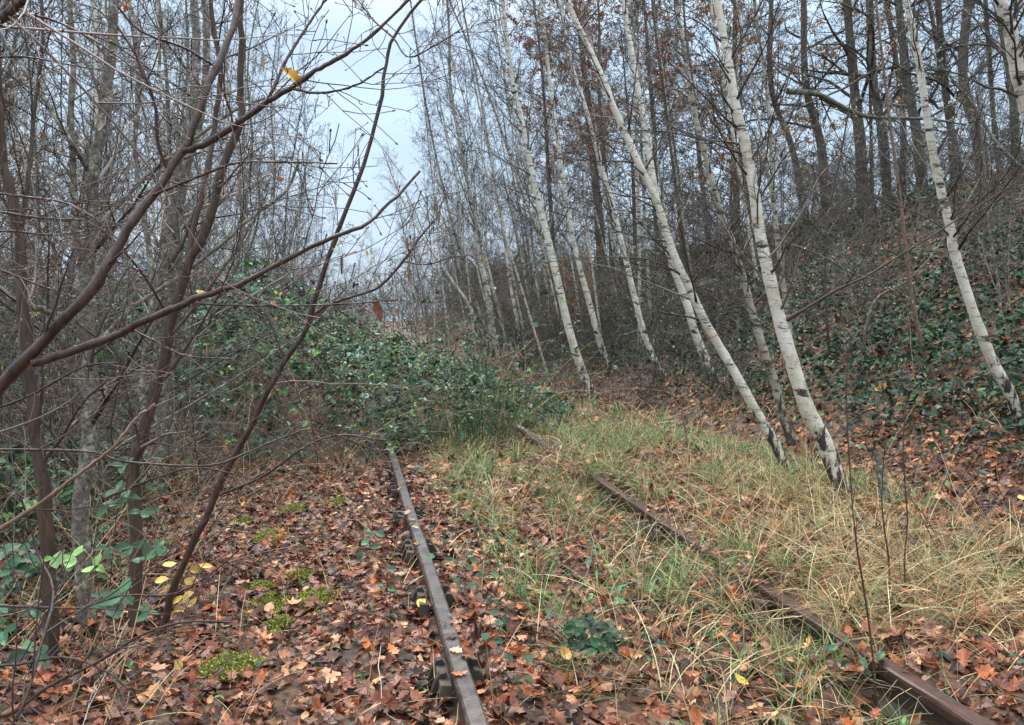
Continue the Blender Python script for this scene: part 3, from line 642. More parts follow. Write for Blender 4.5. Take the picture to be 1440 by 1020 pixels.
hero('birch_tree', 'thin birch stem just left of the tall slim one at the edge of the brambles', [(697, 502), (680, 457), (663, 407), (650, 360), (643, 340), (622, 260), (603, 170), (590, 90)], (7, 3), 'grey_birch_bark', spec=B(22, (1.3, 3.0), .3), group=G_B)
hero('birch_tree', 'very slanting thin birch leaning furthest left over the brambles', [(690, 490), (660, 430), (637, 397), (603, 347), (575, 300), (556, 258)], (6, 2.5), spec=B(12, (.8, 1.8), .4), group=G_B, ext=1)
hero('birch_tree', 'thin birch with a white upper stem between the brambles and the middle birch', [(730, 486), (727, 450), (717, 397), (710, 340), (698, 270), (680, 160), (660, 60)], (6.5, 3), spec=B(24, (1.4, 3.2), .3), group=G_B)
hero('birch_tree', 'thin grey birch just left of the clean white middle birch', [(785, 484), (773, 447), (767, 390), (760, 340), (733, 267), (697, 160), (667, 80), (640, 20)], (6, 3), 'grey_birch_bark', spec=B(24, (1.4, 3.2), .3), group=G_B)
hero('birch_tree', 'white birch at the right edge, leaning out of the dark ivy on the bank', [(1446, 615), (1423, 560), (1400, 517), (1380, 470), (1360, 413), (1340, 347), (1337, 323), (1317, 240), (1303, 160), (1293, 93), (1280, 27), (1274, 0)], (19, 12), spec=B(22, (.9, 2.0), .35), group=G_B, n=60, k=14)
hero('birch_tree', 'large white birch cut by the upper right corner of the view', [(1560, 640, 5.2), (1520, 480, 5.2), (1480, 300, 5.2), (1448, 160, 5.2), (1432, 100, 5.2), (1420, 40, 5.2), (1405, -5, 5.2)], (34, 22), Y=5.2, sink=.3, spec=B(16, (.8, 1.8), .4), group=G_B, n=60, k=14)
hero('birch_tree', 'slim pale stem rising close behind the thickest birch', [(1122, 560), (1110, 460), (1096, 360), (1088, 280), (1083, 183), (1077, 117), (1063, 20)], (9, 7), 'grey_birch_bark', spec=B(18, (.9, 2.0), .35), group=G_B)
G_S = 'thin young stems on the bank'
S_ = lambda m=10: [dict(m=m, t0=.35, ang=(30, 65), len=(.4, 1.1), n=7, w=.13, g=.02, rf=.45), dict(m=5, ang=(30, 60), lf=.5, n=4, w=.15), dict(m=3, ang=(30, 60), lf=.5, n=3, w=.15)]
hero('sapling', 'bare pinkish sapling standing in the ivy on the bank', [(1308, 526), (1297, 487), (1283, 423), (1273, 340), (1262, 250), (1250, 160)], (8, 5), 'sapling_bark', ext=1.5, spec=S_(12), group=G_S)
hero('sapling', 'pale bent sapling forking low in the ivy', [(1213, 526), (1217, 467), (1233, 420), (1273, 397), (1310, 360), (1350, 300)], (5, 3), 'lichen_bark', ext=.6, spec=S_(9), group=G_S)
hero('sapling', 'thin dark sapling between the thickest birch and the pinkish sapling', [(1168, 520), (1163, 450), (1160, 380), (1166, 300), (1180, 230)], (5, 3), 'brown_bark', ext=1., spec=S_(10), group=G_S)
hero('sapling', 'thin grey sapling near the right edge above the ivy', [(1410, 470), (1404, 400), (1392, 330), (1385, 240)], (5, 3), 'lichen_bark', ext=1., spec=S_(10), group=G_S)

# lichen crusted branches (pale green crust on dark wood)
LICH = np.array([(.42, .50, .38), (.34, .42, .32), (.52, .58, .46)])
def lichen_branch(label, pts, Y, dia, dens=60, twigs=10, nm='lichen_branch', size=.012):
    W = np.array([at(px, py, Y + .12 * i) for i, (px, py) in enumerate(pts)]); base = W[0].copy(); W -= base
    root = thing(nm, base, label, 'branch')
    P, R, V, q, h = trunk_tube(W, PXM(dia, Y), PXM(dia * .3, Y), 30, 7, .08, 0)
    Acc().add(V, q).obj('limb', 'mossy_bark', root)
    a = Acc(); P2, R2 = kids(P[None], R[None], twigs, .1, 1, (30, 70), .25, 6, .2, 0, .0014, .5); add_tubes(a, P2, R2, 3, DARK_TWIG)
    P3, R3 = kids(P2, R2, 4, .1, 1, (30, 70), .5, 4, .2, 0, .0013, .6); add_tubes(a, P3, R3, 3, DARK_TWIG); a.obj('twigs', 'twig', root)
    a = Acc(); A = np.concatenate([P.reshape(-1, 3), P2.reshape(-1, 3), P3.reshape(-1, 3)]); s = A[rng.integers(0, len(A), dens)] + rng.normal(0, .006, (dens, 3))
    leaves(a, s, rng.uniform(.6, 1.5, dens) * size, LICH, OVAL, 1.5, 1); tag(a.obj('lichen', 'moss', root, smooth=False), kind='stuff')
lichen_branch('lichen crusted limb reaching across between the thickest birch and the right edge birch', [(1107, 128), (1150, 133), (1180, 148), (1215, 163), (1250, 166), (1310, 168), (1370, 178)], 9.5, 9, 420, 14, size=.03)
lichen_branch('fine lichen dotted twig in front of the ivy, right of the thickest birch', [(1100, 340), (1150, 358), (1200, 385), (1240, 398), (1275, 430)], 6.0, 4, 300, 12)
lichen_branch('drooping lichen dotted twig beside the thickest birch', [(1112, 350), (1115, 400), (1122, 440), (1135, 460)], 6.0, 3, 120, 6)
lichen_branch('lichen covered branch near the upper right corner', [(1440, 240), (1400, 200), (1370, 150), (1330, 100), (1300, 60)], 8, 6, 260, 10, size=.02)

# dark oaks on the crest of the bank
G_O = 'dark oaks on the crest of the bank'
OS = lambda m=16: [dict(m=m, t0=.22, ang=(35, 75), len=(1.2, 3.4), n=9, w=.17, g=.01, rf=.42), dict(m=7, ang=(30, 70), lf=.5, n=6, w=.2), dict(m=6, ang=(30, 70), lf=.55, n=4, w=.2), dict(m=4, ang=(30, 60), lf=.6, n=3, w=.2)]
def crest(px0, px1, Y, dia, label, mat='dark_bark', top=None, m=14):
    d = ray(px0, 300); k = Y / d[1]; z0 = gz(d[0] * k, Y); py0 = HOR - (z0 - CAM_Z) / Y * F_PX
    mx_ = (px0 + px1) / 2 + rng.uniform(-26, 20)
    hero('oak_tree', label, [(px0, py0), ((px0 * .6 + mx_ * .4), py0 * .66), (mx_, py0 * .38), (px1, -10)], (dia[0] * .82, dia[1] * .8), mat, Y=Y, ext=3, spec=OS(m), pal=DARK_TWIG, rmin=.0028, group=G_O, rough=.05, n=30, k=9, flare=.3)
crest(1215, 1190, 15.5, (24, 16), 'stout dark oak above the yellow leaved twigs, left of the sky gap')
crest(1168, 1130, 16.5, (18, 12), 'dark oak with a crooked trunk left of the stout oak on the crest')
crest(1250, 1222, 15.0, (20, 14), 'mossy oak just right of the stout oak on the crest', 'mossy_bark')
crest(1300, 1262, 14.5, (22, 15), 'mossy green trunk seen behind the right edge birch', 'mossy_bark')
crest(1345, 1318, 14.0, (18, 12), 'dark oak right of the lichen limb on the crest')
crest(1388, 1362, 13.4, (24, 17), 'broad oak trunk near the right edge of the crest')
crest(1432, 1400, 13.0, (20, 14), 'dark oak furthest right on the crest', 'mossy_bark')
crest(1135, 1085, 18.0, (15, 9), 'slender dark oak behind the greyish birches', 'dark_bark')
crest(1270, 1245, 18.5, (14, 10), 'thin dark trunk between the two mossy trunks on the crest', 'dark_bark', m=10)
crest(1415, 1385, 17.0, (12, 9), 'thin dark trunk behind the broad oak near the right edge', 'dark_bark', m=10)

# ------------------------------------------------------------------ THE FOREGROUND SHRUBS ON THE LEFT
def stem(acc, pts, dia, n=44, k=9, rough=.05, base=None):
    W = np.array([at(p[0], p[1], p[2]) for p in pts]); Ym = np.mean([p[2] for p in pts])
    P = spline(W, n) - base; P = P + rng.normal(0, 1, P.shape) * PXM(dia[0], pts[0][2]) * .10; R = np.linspace(PXM(dia[0], pts[0][2]), PXM(dia[1], pts[-1][2]), n) * (1 + rough * rng.normal(0, 1, n))
    V, q = tubes(P[None], R[None], k); acc.add(V + rng.normal(0, .0004, V.shape), q); return P, R
def twigs_of(root, PR, m1, l1, m2=5, m3=0, pal=RED_TWIG, rmin=.0009, name='twigs', t0=.1, cat_n=0, rf=.34, ang=(30, 65), g=.02):
    a = Acc(); last = None
    for P, R in PR:
        P2, R2 = kids(P[None], R[None], m1, t0, 1, ang, .3, 9, .09, g, rmin, rf, abslen=l1); add_tubes(a, P2, R2, 5, pal)
        P3, R3 = kids(P2, R2, m2, .15, 1, (25, 60), .5, 6, .10, .02, rmin, .65); add_tubes(a, P3, R3, 4, pal); last = P3
        if m3: P4, R4 = kids(P3, R3, m3, .15, 1, (25, 60), .5, 4, .12, 0, rmin, .7); add_tubes(a, P4, R4, 3, pal); last = P4
        # buds at the twig ends
        e = last[:, -1]; d = norm(last[:, -1] - last[:, -2]); add_tubes(a, np.stack([e, e + d * .004, e + d * .008], 1), np.tile([.0012, .0022, .0006], (len(e), 1)), 4, np.array([(.16, .09, .06)]))
        if cat_n: catkins(a, last, cat_n)
    a.obj(name, 'twig', root); return last
def shrub(nm, label, stems, mat, base_px, **kw):
    base = at(*base_px); base[2] = gz(base[0], base[1]) - .04
    root = thing(nm, base, label, 'shrub', kw.pop('group', None)); PR = []
    for pts, dia in stems:
        a = Acc(); PR.append(stem(a, pts, dia, base=base)); a.obj('stem', mat, root)
    if kw.get('m1', 1): twigs_of(root, PR, kw.pop('m1', 8), kw.pop('l1', (.3, .9)), **kw)
    return root, base, PR
# the big reddish branch that crosses the upper left
rootA, baseA, PRA = shrub('hazel_bush', 'reddish hazel bough reaching across the upper left from the left edge, forked twice', [
    ([(-260, 900, 1.5), (-170, 740, 1.5), (-60, 610, 1.5), (0, 545, 1.5), (43, 497, 1.5), (67, 473, 1.5), (117, 423, 1.5), (147, 380, 1.52), (170, 337, 1.54), (197, 297, 1.56), (240, 237, 1.6), (267, 193, 1.62), (290, 127, 1.65), (320, 57, 1.7), (338, -8, 1.75), (350, -80, 1.8)], (20, 7)),
    ([(45, 512, 1.5), (90, 497, 1.5), (153, 477, 1.48), (200, 453, 1.46), (247, 433, 1.45), (293, 413, 1.45), (340, 398, 1.45), (393, 370, 1.45), (457, 338, 1.45), (510, 318, 1.46), (550, 285, 1.47), (590, 240, 1.5)], (13, 3)),
    ([(258, 213, 1.61), (293, 200, 1.62), (343, 167, 1.62), (377, 143, 1.62), (410, 123, 1.62), (443, 100, 1.62), (480, 80, 1.62), (530, 43, 1.64), (580, -6, 1.66)], (10, 4)),
    ([(235, 240, 1.6), (222, 200, 1.58), (218, 150, 1.57), (205, 110, 1.56), (190, 75, 1.56), (165, 38, 1.55)], (5, 3)),
    ([(300, 92, 1.66), (260, 68, 1.63), (200, 45, 1.6), (165, 10, 1.58)], (4, 2.5)),
    ([(377, 143, 1.62), (400, 90, 1.64), (430, 40, 1.67), (462, -6, 1.7)], (5, 3)),
    ([(410, 125, 1.62), (450, 131, 1.6), (500, 120, 1.6), (540, 95, 1.6)], (4, 2)),
    ([(215, 275, 1.57), (280, 248, 1.5), (330, 230, 1.5), (380, 228, 1.5), (475, 230, 1.5)], (4, 2)),
    ([(278, 427, 1.45), (340, 430, 1.42), (400, 430, 1.42), (477, 428, 1.42), (560, 422, 1.42)], (3.2, 1.8)),
    ([(180, 462, 1.47), (215, 478, 1.45), (260, 500, 1.43), (330, 505, 1.42)], (3, 1.6)),
], 'hazel_bark', (-250, 900, 1.5), m1=5, l1=(.12, .5), m2=3, rmin=.0008, group='hazel stems in the left foreground', rf=.28, cat_n=1)
def hang_leaf(root, base, px, py, Y, size, col, tmpl=OVAL, label=None, name='leaf', down=True, head=None):
    a = Acc(); p = at(px, py, Y) - base
    hd = np.array([[.15, 0, -1.]]) if head is None else np.array([head], float)
    st = rng.bit_generator.state
    leaves(a, p[None], np.array([size]), np.array([col]), tmpl, .05, .6, up=np.array([[.75, -.8, .2]]), heading=hd, fold=.6)
    a.add(*tubes(np.array([[p + [0, 0, .012], p + [.001, 0, .006], p]]), np.full((1, 3), .0007), 4), col=(.1, .06, .04))
    o = a.obj(name, 'dead_leaf', root, smooth=False)
    if label: o['label'] = label
    return o
hang_leaf(rootA, baseA, 396, 94, 1.60, .056, (.50, .30, .06), OAK, 'large yellow leaf caught on the upper bough', head=(1, 0, -.1))
hang_leaf(rootA, baseA, 177, 2, 1.56, .022, (.35, .12, .05), OVAL, 'rusty leaf at the top edge')
hang_leaf(rootA, baseA, 391, 248, 1.50, .014, (.45, .15, .04), OVAL, 'small orange leaf')

_, _, _ = shrub('hazel_bush', 'brown hazel with a kinked stem rising from the leaf litter left of the rails', [
    ([(190, 880, 2.6), (192, 760, 2.6), (187, 660, 2.6), (200, 617, 2.6), (217, 553, 2.6), (233, 493, 2.6), (243, 440, 2.6), (263, 377, 2.6), (283, 337, 2.6), (300, 293, 2.6), (310, 247, 2.6), (327, 200, 2.6), (341, 160, 2.6), (337, 127, 2.6), (340, 67, 2.6), (340, -8, 2.6), (345, -80, 2.6)], (19, 7)),
    ([(262, 380, 2.6), (270, 330, 2.62), (285, 270, 2.65), (300, 190, 2.7), (310, 100, 2.7), (300, 40, 2.7), (295, -20, 2.7)], (9, 6)),
    ([(240, 450, 2.6), (200, 385, 2.5), (150, 330, 2.4), (100, 300, 2.35)], (4, 2)),
], 'brown_bark', (190, 880, 2.6), m1=9, l1=(.3, .9), m2=5, m3=3, rmin=.001, group='hazel stems in the left foreground')
rootC, baseC, PRC = shrub('hazel_bush', 'slender reddish stem curving up to the sky, a dead leaf on its side twig', [
    ([(228, 890, 2.3), (243, 830, 2.3), (267, 773, 2.3), (293, 720, 2.3), (313, 673, 2.3), (333, 637, 2.3), (353, 600, 2.3), (373, 557, 2.3), (400, 510, 2.3), (430, 463, 2.3), (443, 420, 2.3), (470, 340, 2.3), (480, 313, 2.3), (510, 237, 2.3), (533, 150, 2.3), (543, 90, 2.3), (553, 53, 2.3), (597, -6, 2.3)], (11, 4)),
    ([(430, 463, 2.3), (447, 438, 2.3), (480, 422, 2.3), (530, 405, 2.3), (567, 368, 2.3), (590, 335, 2.3), (612, 308, 2.3)], (5, 2.6)),
    ([(400, 510, 2.3), (387, 472, 2.3), (372, 440, 2.3), (340, 428, 2.3)], (3.5, 1.6)),
    ([(553, 53, 2.3), (575, 80, 2.25), (615, 62, 2.2), (650, 40, 2.2)], (2.5, 1.5)),
    ([(553, 53, 2.3), (525, 28, 2.35), (500, -4, 2.4)], (3, 1.8)),
    ([(567, 368, 2.3), (600, 372, 2.25), (640, 360, 2.2)], (2.2, 1.4)),
], 'hazel_bark', (228, 890, 2.3), m1=7, l1=(.2, .6), m2=4, rmin=.0009, group='hazel stems in the left foreground', cat_n=5, t0=.3)
hang_leaf(rootC, baseC, 526, 422, 2.28, .070, (.20, .065, .03), OVAL, 'hanging curled russet leaf', head=(.18, 0, -1))
for px, py in ((470, 345), (478, 338), (515, 352), (522, 358), (528, 390), (505, 335), (385, 408), (395, 409)):
    hang_leaf(rootC, baseC, px, py, 2.3, .018, (.60, .48, .08), DIAM, None, head=(rng.normal(), 0, -1))
shrub('hazel_bush', 'long russet stem leaning steeply across the lower left corner twigs', [
    ([(-60, 790, 1.2), (0, 745, 1.2), (60, 705, 1.2), (110, 668, 1.2), (158, 630, 1.2), (190, 590, 1.22), (218, 568, 1.25)], (7, 3))], 'sapling_bark', (-60, 790, 1.2), m1=3, l1=(.1, .3), m2=2, rmin=.0009, group='hazel stems in the left foreground')
# willow and birch clump further left
shrub('willow_tree', 'lichen grey multi stemmed willow left of the hazels, its trunk base broad and pale', [
    ([(126, 940, 3.1), (118, 800, 3.1), (114, 713, 3.1), (124, 640, 3.1), (128, 560, 3.1), (124, 490, 3.1), (117, 407, 3.1), (128, 330, 3.1), (130, 260, 3.1), (140, 200, 3.1), (150, 140, 3.1), (157, 57, 3.1), (163, -8, 3.1), (170, -90, 3.1)], (25, 11)),
    ([(126, 560, 3.1), (105, 520, 3.1), (88, 480, 3.05), (70, 440, 3.0), (25, 425, 2.9), (-10, 395, 2.9)], (14, 6)),
    ([(117, 390, 3.1), (107, 330, 3.05), (103, 233, 3.05), (100, 167, 3.05), (103, 83, 3.05), (96, -8, 3.05)], (10, 7)),
    ([(124, 240, 3.1), (100, 200, 3.0), (73, 157, 3.0), (33, 97, 3.0), (-5, 40, 3.0)], (7, 5)),
    ([(128, 330, 3.1), (165, 290, 3.2), (215, 240, 3.3), (280, 190, 3.4), (330, 155, 3.45), (372, 138, 3.5)], (7, 3.5)),
    ([(124, 490, 3.1), (150, 470, 3.15), (190, 430, 3.2), (250, 390, 3.3), (310, 345, 3.35), (345, 312, 3.4), (400, 270, 3.5), (420, 230, 3.5)], (7, 4)),
], 'lichen_bark', (126, 940, 3.1), m1=8, l1=(.4, 1.2), m2=5, m3=4, pal=GREY_TWIG, rmin=.0011, group='stems of the clump on the left')
shrub('willow_tree', 'dark brown stringy barked stem at the far left edge', [
    ([(72, 930, 2.7), (67, 780, 2.7), (60, 680, 2.7), (50, 620, 2.7), (47, 573, 2.7), (40, 507, 2.7), (30, 400, 2.7), (27, 330, 2.7), (13, 260, 2.7), (3, 207, 2.7), (-4, 100, 2.7), (-6, -8, 2.7)], (20, 11)),
    ([(27, 345, 2.7), (40, 250, 2.75), (48, 160, 2.8), (60, 60, 2.8), (58, -10, 2.8)], (7, 4)),
    ([(-30, 55, 1.5), (0, 28, 1.5), (30, 2, 1.5), (50, -15, 1.5)], (15, 10)),
], 'brown_bark', (72, 930, 2.7), m1=8, l1=(.4, 1.2), m2=5, m3=3, rmin=.001, group='stems of the clump on the left')
shrub('willow_tree', 'pair of grey lichened trunks standing close behind the big hazel bough', [
    ([(228, 640, 4.6), (226, 560, 4.6), (224, 470, 4.6), (232, 380, 4.6), (236, 310, 4.6), (250, 233, 4.6), (268, 167, 4.6), (276, 80, 4.6), (272, -8, 4.6), (270, -80, 4.6)], (17, 10)),
    ([(243, 640, 4.7), (238, 540, 4.7), (240, 430, 4.7), (247, 330, 4.7), (262, 240, 4.7), (282, 160, 4.7), (290, 90, 4.7), (288, -8, 4.7)], (15, 9)),
    ([(205, 640, 4.5), (200, 540, 4.5), (215, 430, 4.5), (208, 340, 4.5), (190, 220, 4.5), (195, 100, 4.5), (180, -10, 4.5)], (10, 6)),
], 'lichen_bark', (228, 640, 4.6), m1=10, l1=(.5, 1.5), m2=6, m3=4, pal=GREY_TWIG, rmin=.0014, group='stems of the clump on the left')
# long horizontal wisps from the left edge
shrub('hazel_bush', 'fan of thin purplish twigs sweeping in horizontally from the left edge', [
    ([(-60, 265, 1.9), (20, 275, 1.9), (90, 285, 1.9), (130, 305, 1.9), (170, 340, 1.9)], (4, 2)),
    ([(-60, 290, 1.9), (0, 298, 1.9), (60, 307, 1.9), (130, 310, 1.9)], (4, 2)),
    ([(-60, 330, 1.9), (10, 325, 1.9), (80, 330, 1.9), (180, 315, 1.9)], (3.5, 1.6)),
    ([(-60, 60, 1.9), (20, 24, 1.9), (60, 24, 1.9), (110, 45, 1.9), (160, 75, 1.9), (210, 115, 1.9), (260, 150, 1.9)], (4, 1.6)),
    ([(-60, 85, 1.8), (30, 80, 1.8), (90, 90, 1.8), (150, 100, 1.8)], (3.5, 1.6)),
    ([(-60, 365, 1.8), (0, 380, 1.8), (60, 403, 1.8), (110, 420, 1.8)], (3.6, 1.6)),
    ([(-60, 590, 1.7), (30, 562, 1.7), (80, 535, 1.7), (120, 515, 1.7), (165, 510, 1.7)], (4, 2)),
    ([(-60, 852, 1.6), (30, 853, 1.6), (110, 855, 1.6), (170, 838, 1.6), (240, 836, 1.6), (290, 812, 1.6), (340, 770, 1.6)], (4, 2)),
    ([(-60, 1010, 1.5), (10, 1005, 1.5), (70, 965, 1.5), (130, 935, 1.5), (200, 893, 1.5), (260, 875, 1.5), (330, 875, 1.5)], (6, 2.4)),
    ([(-60, 940, 1.5), (20, 935, 1.5), (90, 925, 1.5), (150, 945, 1.5), (200, 990, 1.5)], (5, 2)),
    ([(-60, 632, 1.8), (50, 633, 1.8), (130, 636, 1.8), (180, 650, 1.8), (290, 655, 1.8), (340, 640, 1.85), (400, 615, 1.9), (450, 605, 1.9), (540, 640, 2.0)], (3.6, 2)),
    ([(150, 700, 2.0), (220, 672, 2.0), (280, 658, 2.0), (360, 675, 2.0)], (3.6, 1.6)),
    ([(-60, 1080, 1.4), (20, 1015, 1.4), (60, 900, 1.5), (75, 830, 1.6), (55, 780, 1.7), (30, 700, 1.7)], (5, 3)),
], 'hazel_bark', (-60, 800, 1.8), m1=7, l1=(.15, .55), m2=3, rmin=.0008, group='hazel stems in the left foreground', rf=.6)

# ------------------------------------------------------------------ THE WOOD BEHIND: one of each kind, then copies
def copy_tree(root):
    c = root.copy(); COL.objects.link(c)
    for ch in root.children:
        d = ch.copy(); COL.objects.link(d); d.parent = c
    return c
def make_var(name, H, r, mat, spec, pal, rmin, bend=.3, k=7, leafer=None, stems=1, twist=.0):
    root = bpy.data.objects.new(name, None); COL.objects.link(root)
    n = 14; t = np.linspace(0, 1, 6); ta = Acc(); ba = Acc(); lv = Acc(); nl = 0
    for s in range(stems):
        off = rng.normal(0, .25 if stems > 1 else 0, 3); off[2] = 0
        W = np.stack([off[0] * (1 + 2.2 * t) + bend * np.cumsum(rng.normal(0, .3, 6)) * t, off[1] * (1 + 2.2 * t) + bend * np.cumsum(rng.normal(0, .3, 6)) * t, t * H * (1 if s == 0 else rng.uniform(.6, .95)) - .1], -1)
        rr = r * (1 if s == 0 else rng.uniform(.6, 1))
        P, R, V, q, h = trunk_tube(W, rr, rr * .22, n, k, .04, .35); ta.add(V, q, h=h)
        last = crown_levels(ba, P[None], R[None], spec, pal, rmin, 3)
        if leafer: leafer(lv, last); nl = 1
    ta.obj('trunk', mat, root); ba.obj('branches', 'twig', root)
    if nl: lv.obj('leaves', 'dead_leaf', root, smooth=False)
    return root
def dead_leafer(n, size, pal):
    def f(acc, last):
        A = last[0].reshape(-1, 3); s = A[rng.integers(0, len(A), n)] + rng.normal(0, .03, (n, 3))
        leaves(acc, s, rng.uniform(.6, 1.2, n) * size, pal, DIAM, 1.0, .5, heading=np.tile([0, 0, -.7], (n, 1)))
    return f
RUSSET = np.array([(.42, .13, .05), (.30, .09, .04), (.52, .20, .06), (.2, .07, .04)])
ORANGE = np.array([(.50, .24, .05), (.42, .17, .05), (.55, .34, .07), (.34, .13, .05)])
OLIVE = np.array([(.45, .42, .10), (.38, .36, .12), (.5, .4, .08), (.3, .32, .12)])
NEEDLE = np.array([(.055, .07, .05), (.04, .055, .04), (.075, .085, .06), (.09, .085, .055)])
def fspec(m, ln, d2=7, d3=5, t0=.2, a=(25, 55), d4=0):
    r = [dict(m=m, t0=t0, ang=a, len=ln, n=7, w=.11, g=.03, rf=.36), dict(m=d2, ang=(25, 60), lf=.5, n=5, w=.15), dict(m=d3, ang=(25, 60), lf=.55, n=4, w=.16, g=-.02)]
    if d4: r.append(dict(m=d4, ang=(25, 60), lf=.6, n=3, w=.15, g=-.04))
    return r
VAR = {}
VAR['birch'] = [make_var('birch_tree', rng.uniform(9, 12.5), rng.uniform(.03, .05), 'far_birch_bark', fspec(25, (1.0, 2.3), 7, 6, .25), BIRCH_TWIG, .0030) for i in range(6)]
VAR['grey'] = [make_var('young_tree', rng.uniform(7, 11), rng.uniform(.03, .055), 'lichen_bark', fspec(28, (1.1, 2.4), 7, 5, .2), GREY_TWIG, .0030, .6, stems=[1, 2, 3, 2][i]) for i in range(4)]
VAR['thicket'] = [make_var('thicket_bush', rng.uniform(2.4, 3.6), .018, 'dark_bark', fspec(16, (.7, 1.7), 7, 5, .03, (30, 75)), np.vstack([GREY_TWIG, BIRCH_TWIG]), .0034, .7, 5, stems=5) for i in range(4)]
VAR['fine'] = [make_var('thicket_bush', rng.uniform(2.2, 3.2), .013, 'lichen_bark', fspec(15, (.6, 1.4), 7, 5, .04, (25, 60), 3), np.vstack([GREY_TWIG * .8, RED_TWIG]), .0013, .5, 6, stems=4) for i in range(2)]
VAR['olive'] = [make_var('thicket_bush', rng.uniform(2.4, 3.4), .016, 'mossy_bark', fspec(14, (.7, 1.6), 6, 4, .05, (30, 70)), GREY_TWIG, .0032, .6, 5, dead_leafer(60, .045, OLIVE), stems=4)]
VAR['oak'] = [make_var('oak_tree', rng.uniform(10, 13), rng.uniform(.10, .15), 'dark_bark', [dict(m=20, t0=.2, ang=(35, 75), len=(1.6, 4.2), n=8, w=.16, g=.01, rf=.4), dict(m=7, ang=(30, 70), lf=.5, n=6, w=.18), dict(m=6, ang=(30, 70), lf=.55, n=4, w=.2), dict(m=3, ang=(30, 60), lf=.6, n=3, w=.2)], DARK_TWIG, .005, .6, 8) for i in range(3)]
VAR['beech'] = [make_var('beech_tree', rng.uniform(11, 12.5), .11, 'dark_bark', fspec(26, (1.6, 3.6), 7, 6, .3, (35, 75)), BIRCH_TWIG, .0045, .4, 8, dead_leafer(5500, .095, RUSSET)) for i in range(2)]
VAR['orange'] = [make_var('oak_sapling', rng.uniform(5, 7), .05, 'dark_bark', fspec(20, (1.0, 2.4), 6, 5, .15, (35, 75)), BIRCH_TWIG, .004, .5, 6, dead_leafer(1500, .075, ORANGE)) for i in range(2)]
VAR['conifer'] = [make_var('larch_tree', rng.uniform(11, 13), .12, 'dark_bark', [dict(m=60, t0=.12, ang=(75, 100), len=(1.6, 3.4), n=8, w=.06, g=-.01, rf=.2), dict(m=10, ang=(40, 70), lf=.35, n=5, w=.08, g=-.02), dict(m=5, ang=(30, 60), lf=.5, n=3, w=.1, g=-.03)], DARK_TWIG, .0045, .3, 8, dead_leafer(9000, .07, NEEDLE)) for i in range(2)]
used_v = set(); placed = []
def put(kind, u, v, label, cat, group, sc=1.0, lean=(0, 0), sink=.05):
    vr = VAR[kind][rng.integers(0, len(VAR[kind]))]
    o = copy_tree(vr) if vr.name in used_v else vr
    used_v.add(vr.name)
    x, y = xy(u, v); o.location = (x, y, float(height(u, v)) - sink); o.scale = (sc,) * 3
    # lean[0] degrees towards the track's right, lean[1] away from the camera, after a turn about its own axis
    M = Matrix.Rotation(math.radians(lean[0]), 4, Vector((TD[0], TD[1], 0))) @ Matrix.Rotation(math.radians(lean[1]), 4, Vector((1, 0, 0))) @ Matrix.Rotation(rng.uniform(0, 6.28), 4, 'Z')
    o.rotation_euler = M.to_euler(); tag(o, label, cat, group); placed.append((u, v)); return o
def field(kinds, n, ur, vr, label, cat, group, lean, sc=(.8, 1.1), gap=.7, vpow=1.0, ok=None, pad=1.12):
    c = 0; tries = 0; mine = []
    while c < n and tries < n * 60:
        tries += 1
        v = vr[0] + (vr[1] - vr[0]) * rng.random() ** vpow; u = rng.uniform(*ur); x, y = xy(u, v)
        if y < 3 or abs(x) > y * .662 * pad + 1: continue
        if any((u - a) ** 2 + (v - b) ** 2 < gap * gap for a, b in mine): continue
        if ok and not ok(u, v, 720 + x / y * F_PX): continue
        k = kinds[rng.integers(0, len(kinds))]
        lb, ct = (label, cat) if isinstance(label, str) else label[k]
        put(k, u, v, lb, ct, group, rng.uniform(*sc), (rng.normal(lean[0], lean[2]), rng.normal(lean[1], 2.5)))
        mine.append((u, v)); c += 1
    return c
# left wood
field(['birch', 'birch', 'grey'], 26, (-13, -2.3), (8.0, 20), {'birch': ('pale birch in the left wood, just behind the bramble mound', 'tree'), 'grey': ('grey lichened young tree in the left wood, just behind the bramble mound', 'tree')}, 'c', 'near trees of the left wood', (1.5, 0, 4), gap=.7)
field(['birch', 'birch', 'grey'], 34, (-24, -2.2), (20, 42), {'birch': ('slender birch deep in the left wood', 'tree'), 'grey': ('slender grey tree deep in the left wood', 'tree')}, 'c', 'deep trees of the left wood', (3, 0, 4), gap=1.0)
field(['thicket'], 20, (-16, -2.8), (9, 24), 'bare twiggy bush under the trees of the left wood', 'bush', 'bushes under the left wood', (4, 0, 8), (.7, 1.05), gap=1.1)
field(['thicket'], 26, (-28, -1.5), (24, 46), 'bare twiggy bush at the back of the left wood', 'bush', 'bushes at the back of the left wood', (0, 0, 8), (.9, 1.4), gap=1.4)
field(['orange'], 8, (-13, -6), (12, 20), 'small oak with orange leaves still on, in the left wood', 'tree', 'orange leaved oaks of the left wood', (0, 0, 4), (.9, 1.2), gap=2)
field(['fine'], 8, (-5, -1.5), (4.2, 8.2), 'bush of fine bare twigs behind the hazels at the left', 'bush', 'fine twigged bushes behind the hazels', (3, 0, 8), (.7, 1.05), gap=.75)
field(['birch'], 16, (-6.5, -1.6), (12, 30), 'white stemmed slim birch near the edge of the left wood', 'tree', 'slim birches at the edge of the left wood', (2, 0, 4), (.7, .95), gap=.9)
field(['birch'], 9, (-2.6, -.9), (17, 36), 'very slim birch leaning into the gap above the brambles', 'tree', 'slim birches around the gap', (3, 0, 4), (.6, .85), gap=.9)
field(['birch'], 10, (2.7, 4.3), (17, 42), 'very slim birch right of the gap, behind the twin stems', 'tree', 'slim birches around the gap', (-8, 0, 3), (.65, .9), gap=.9)
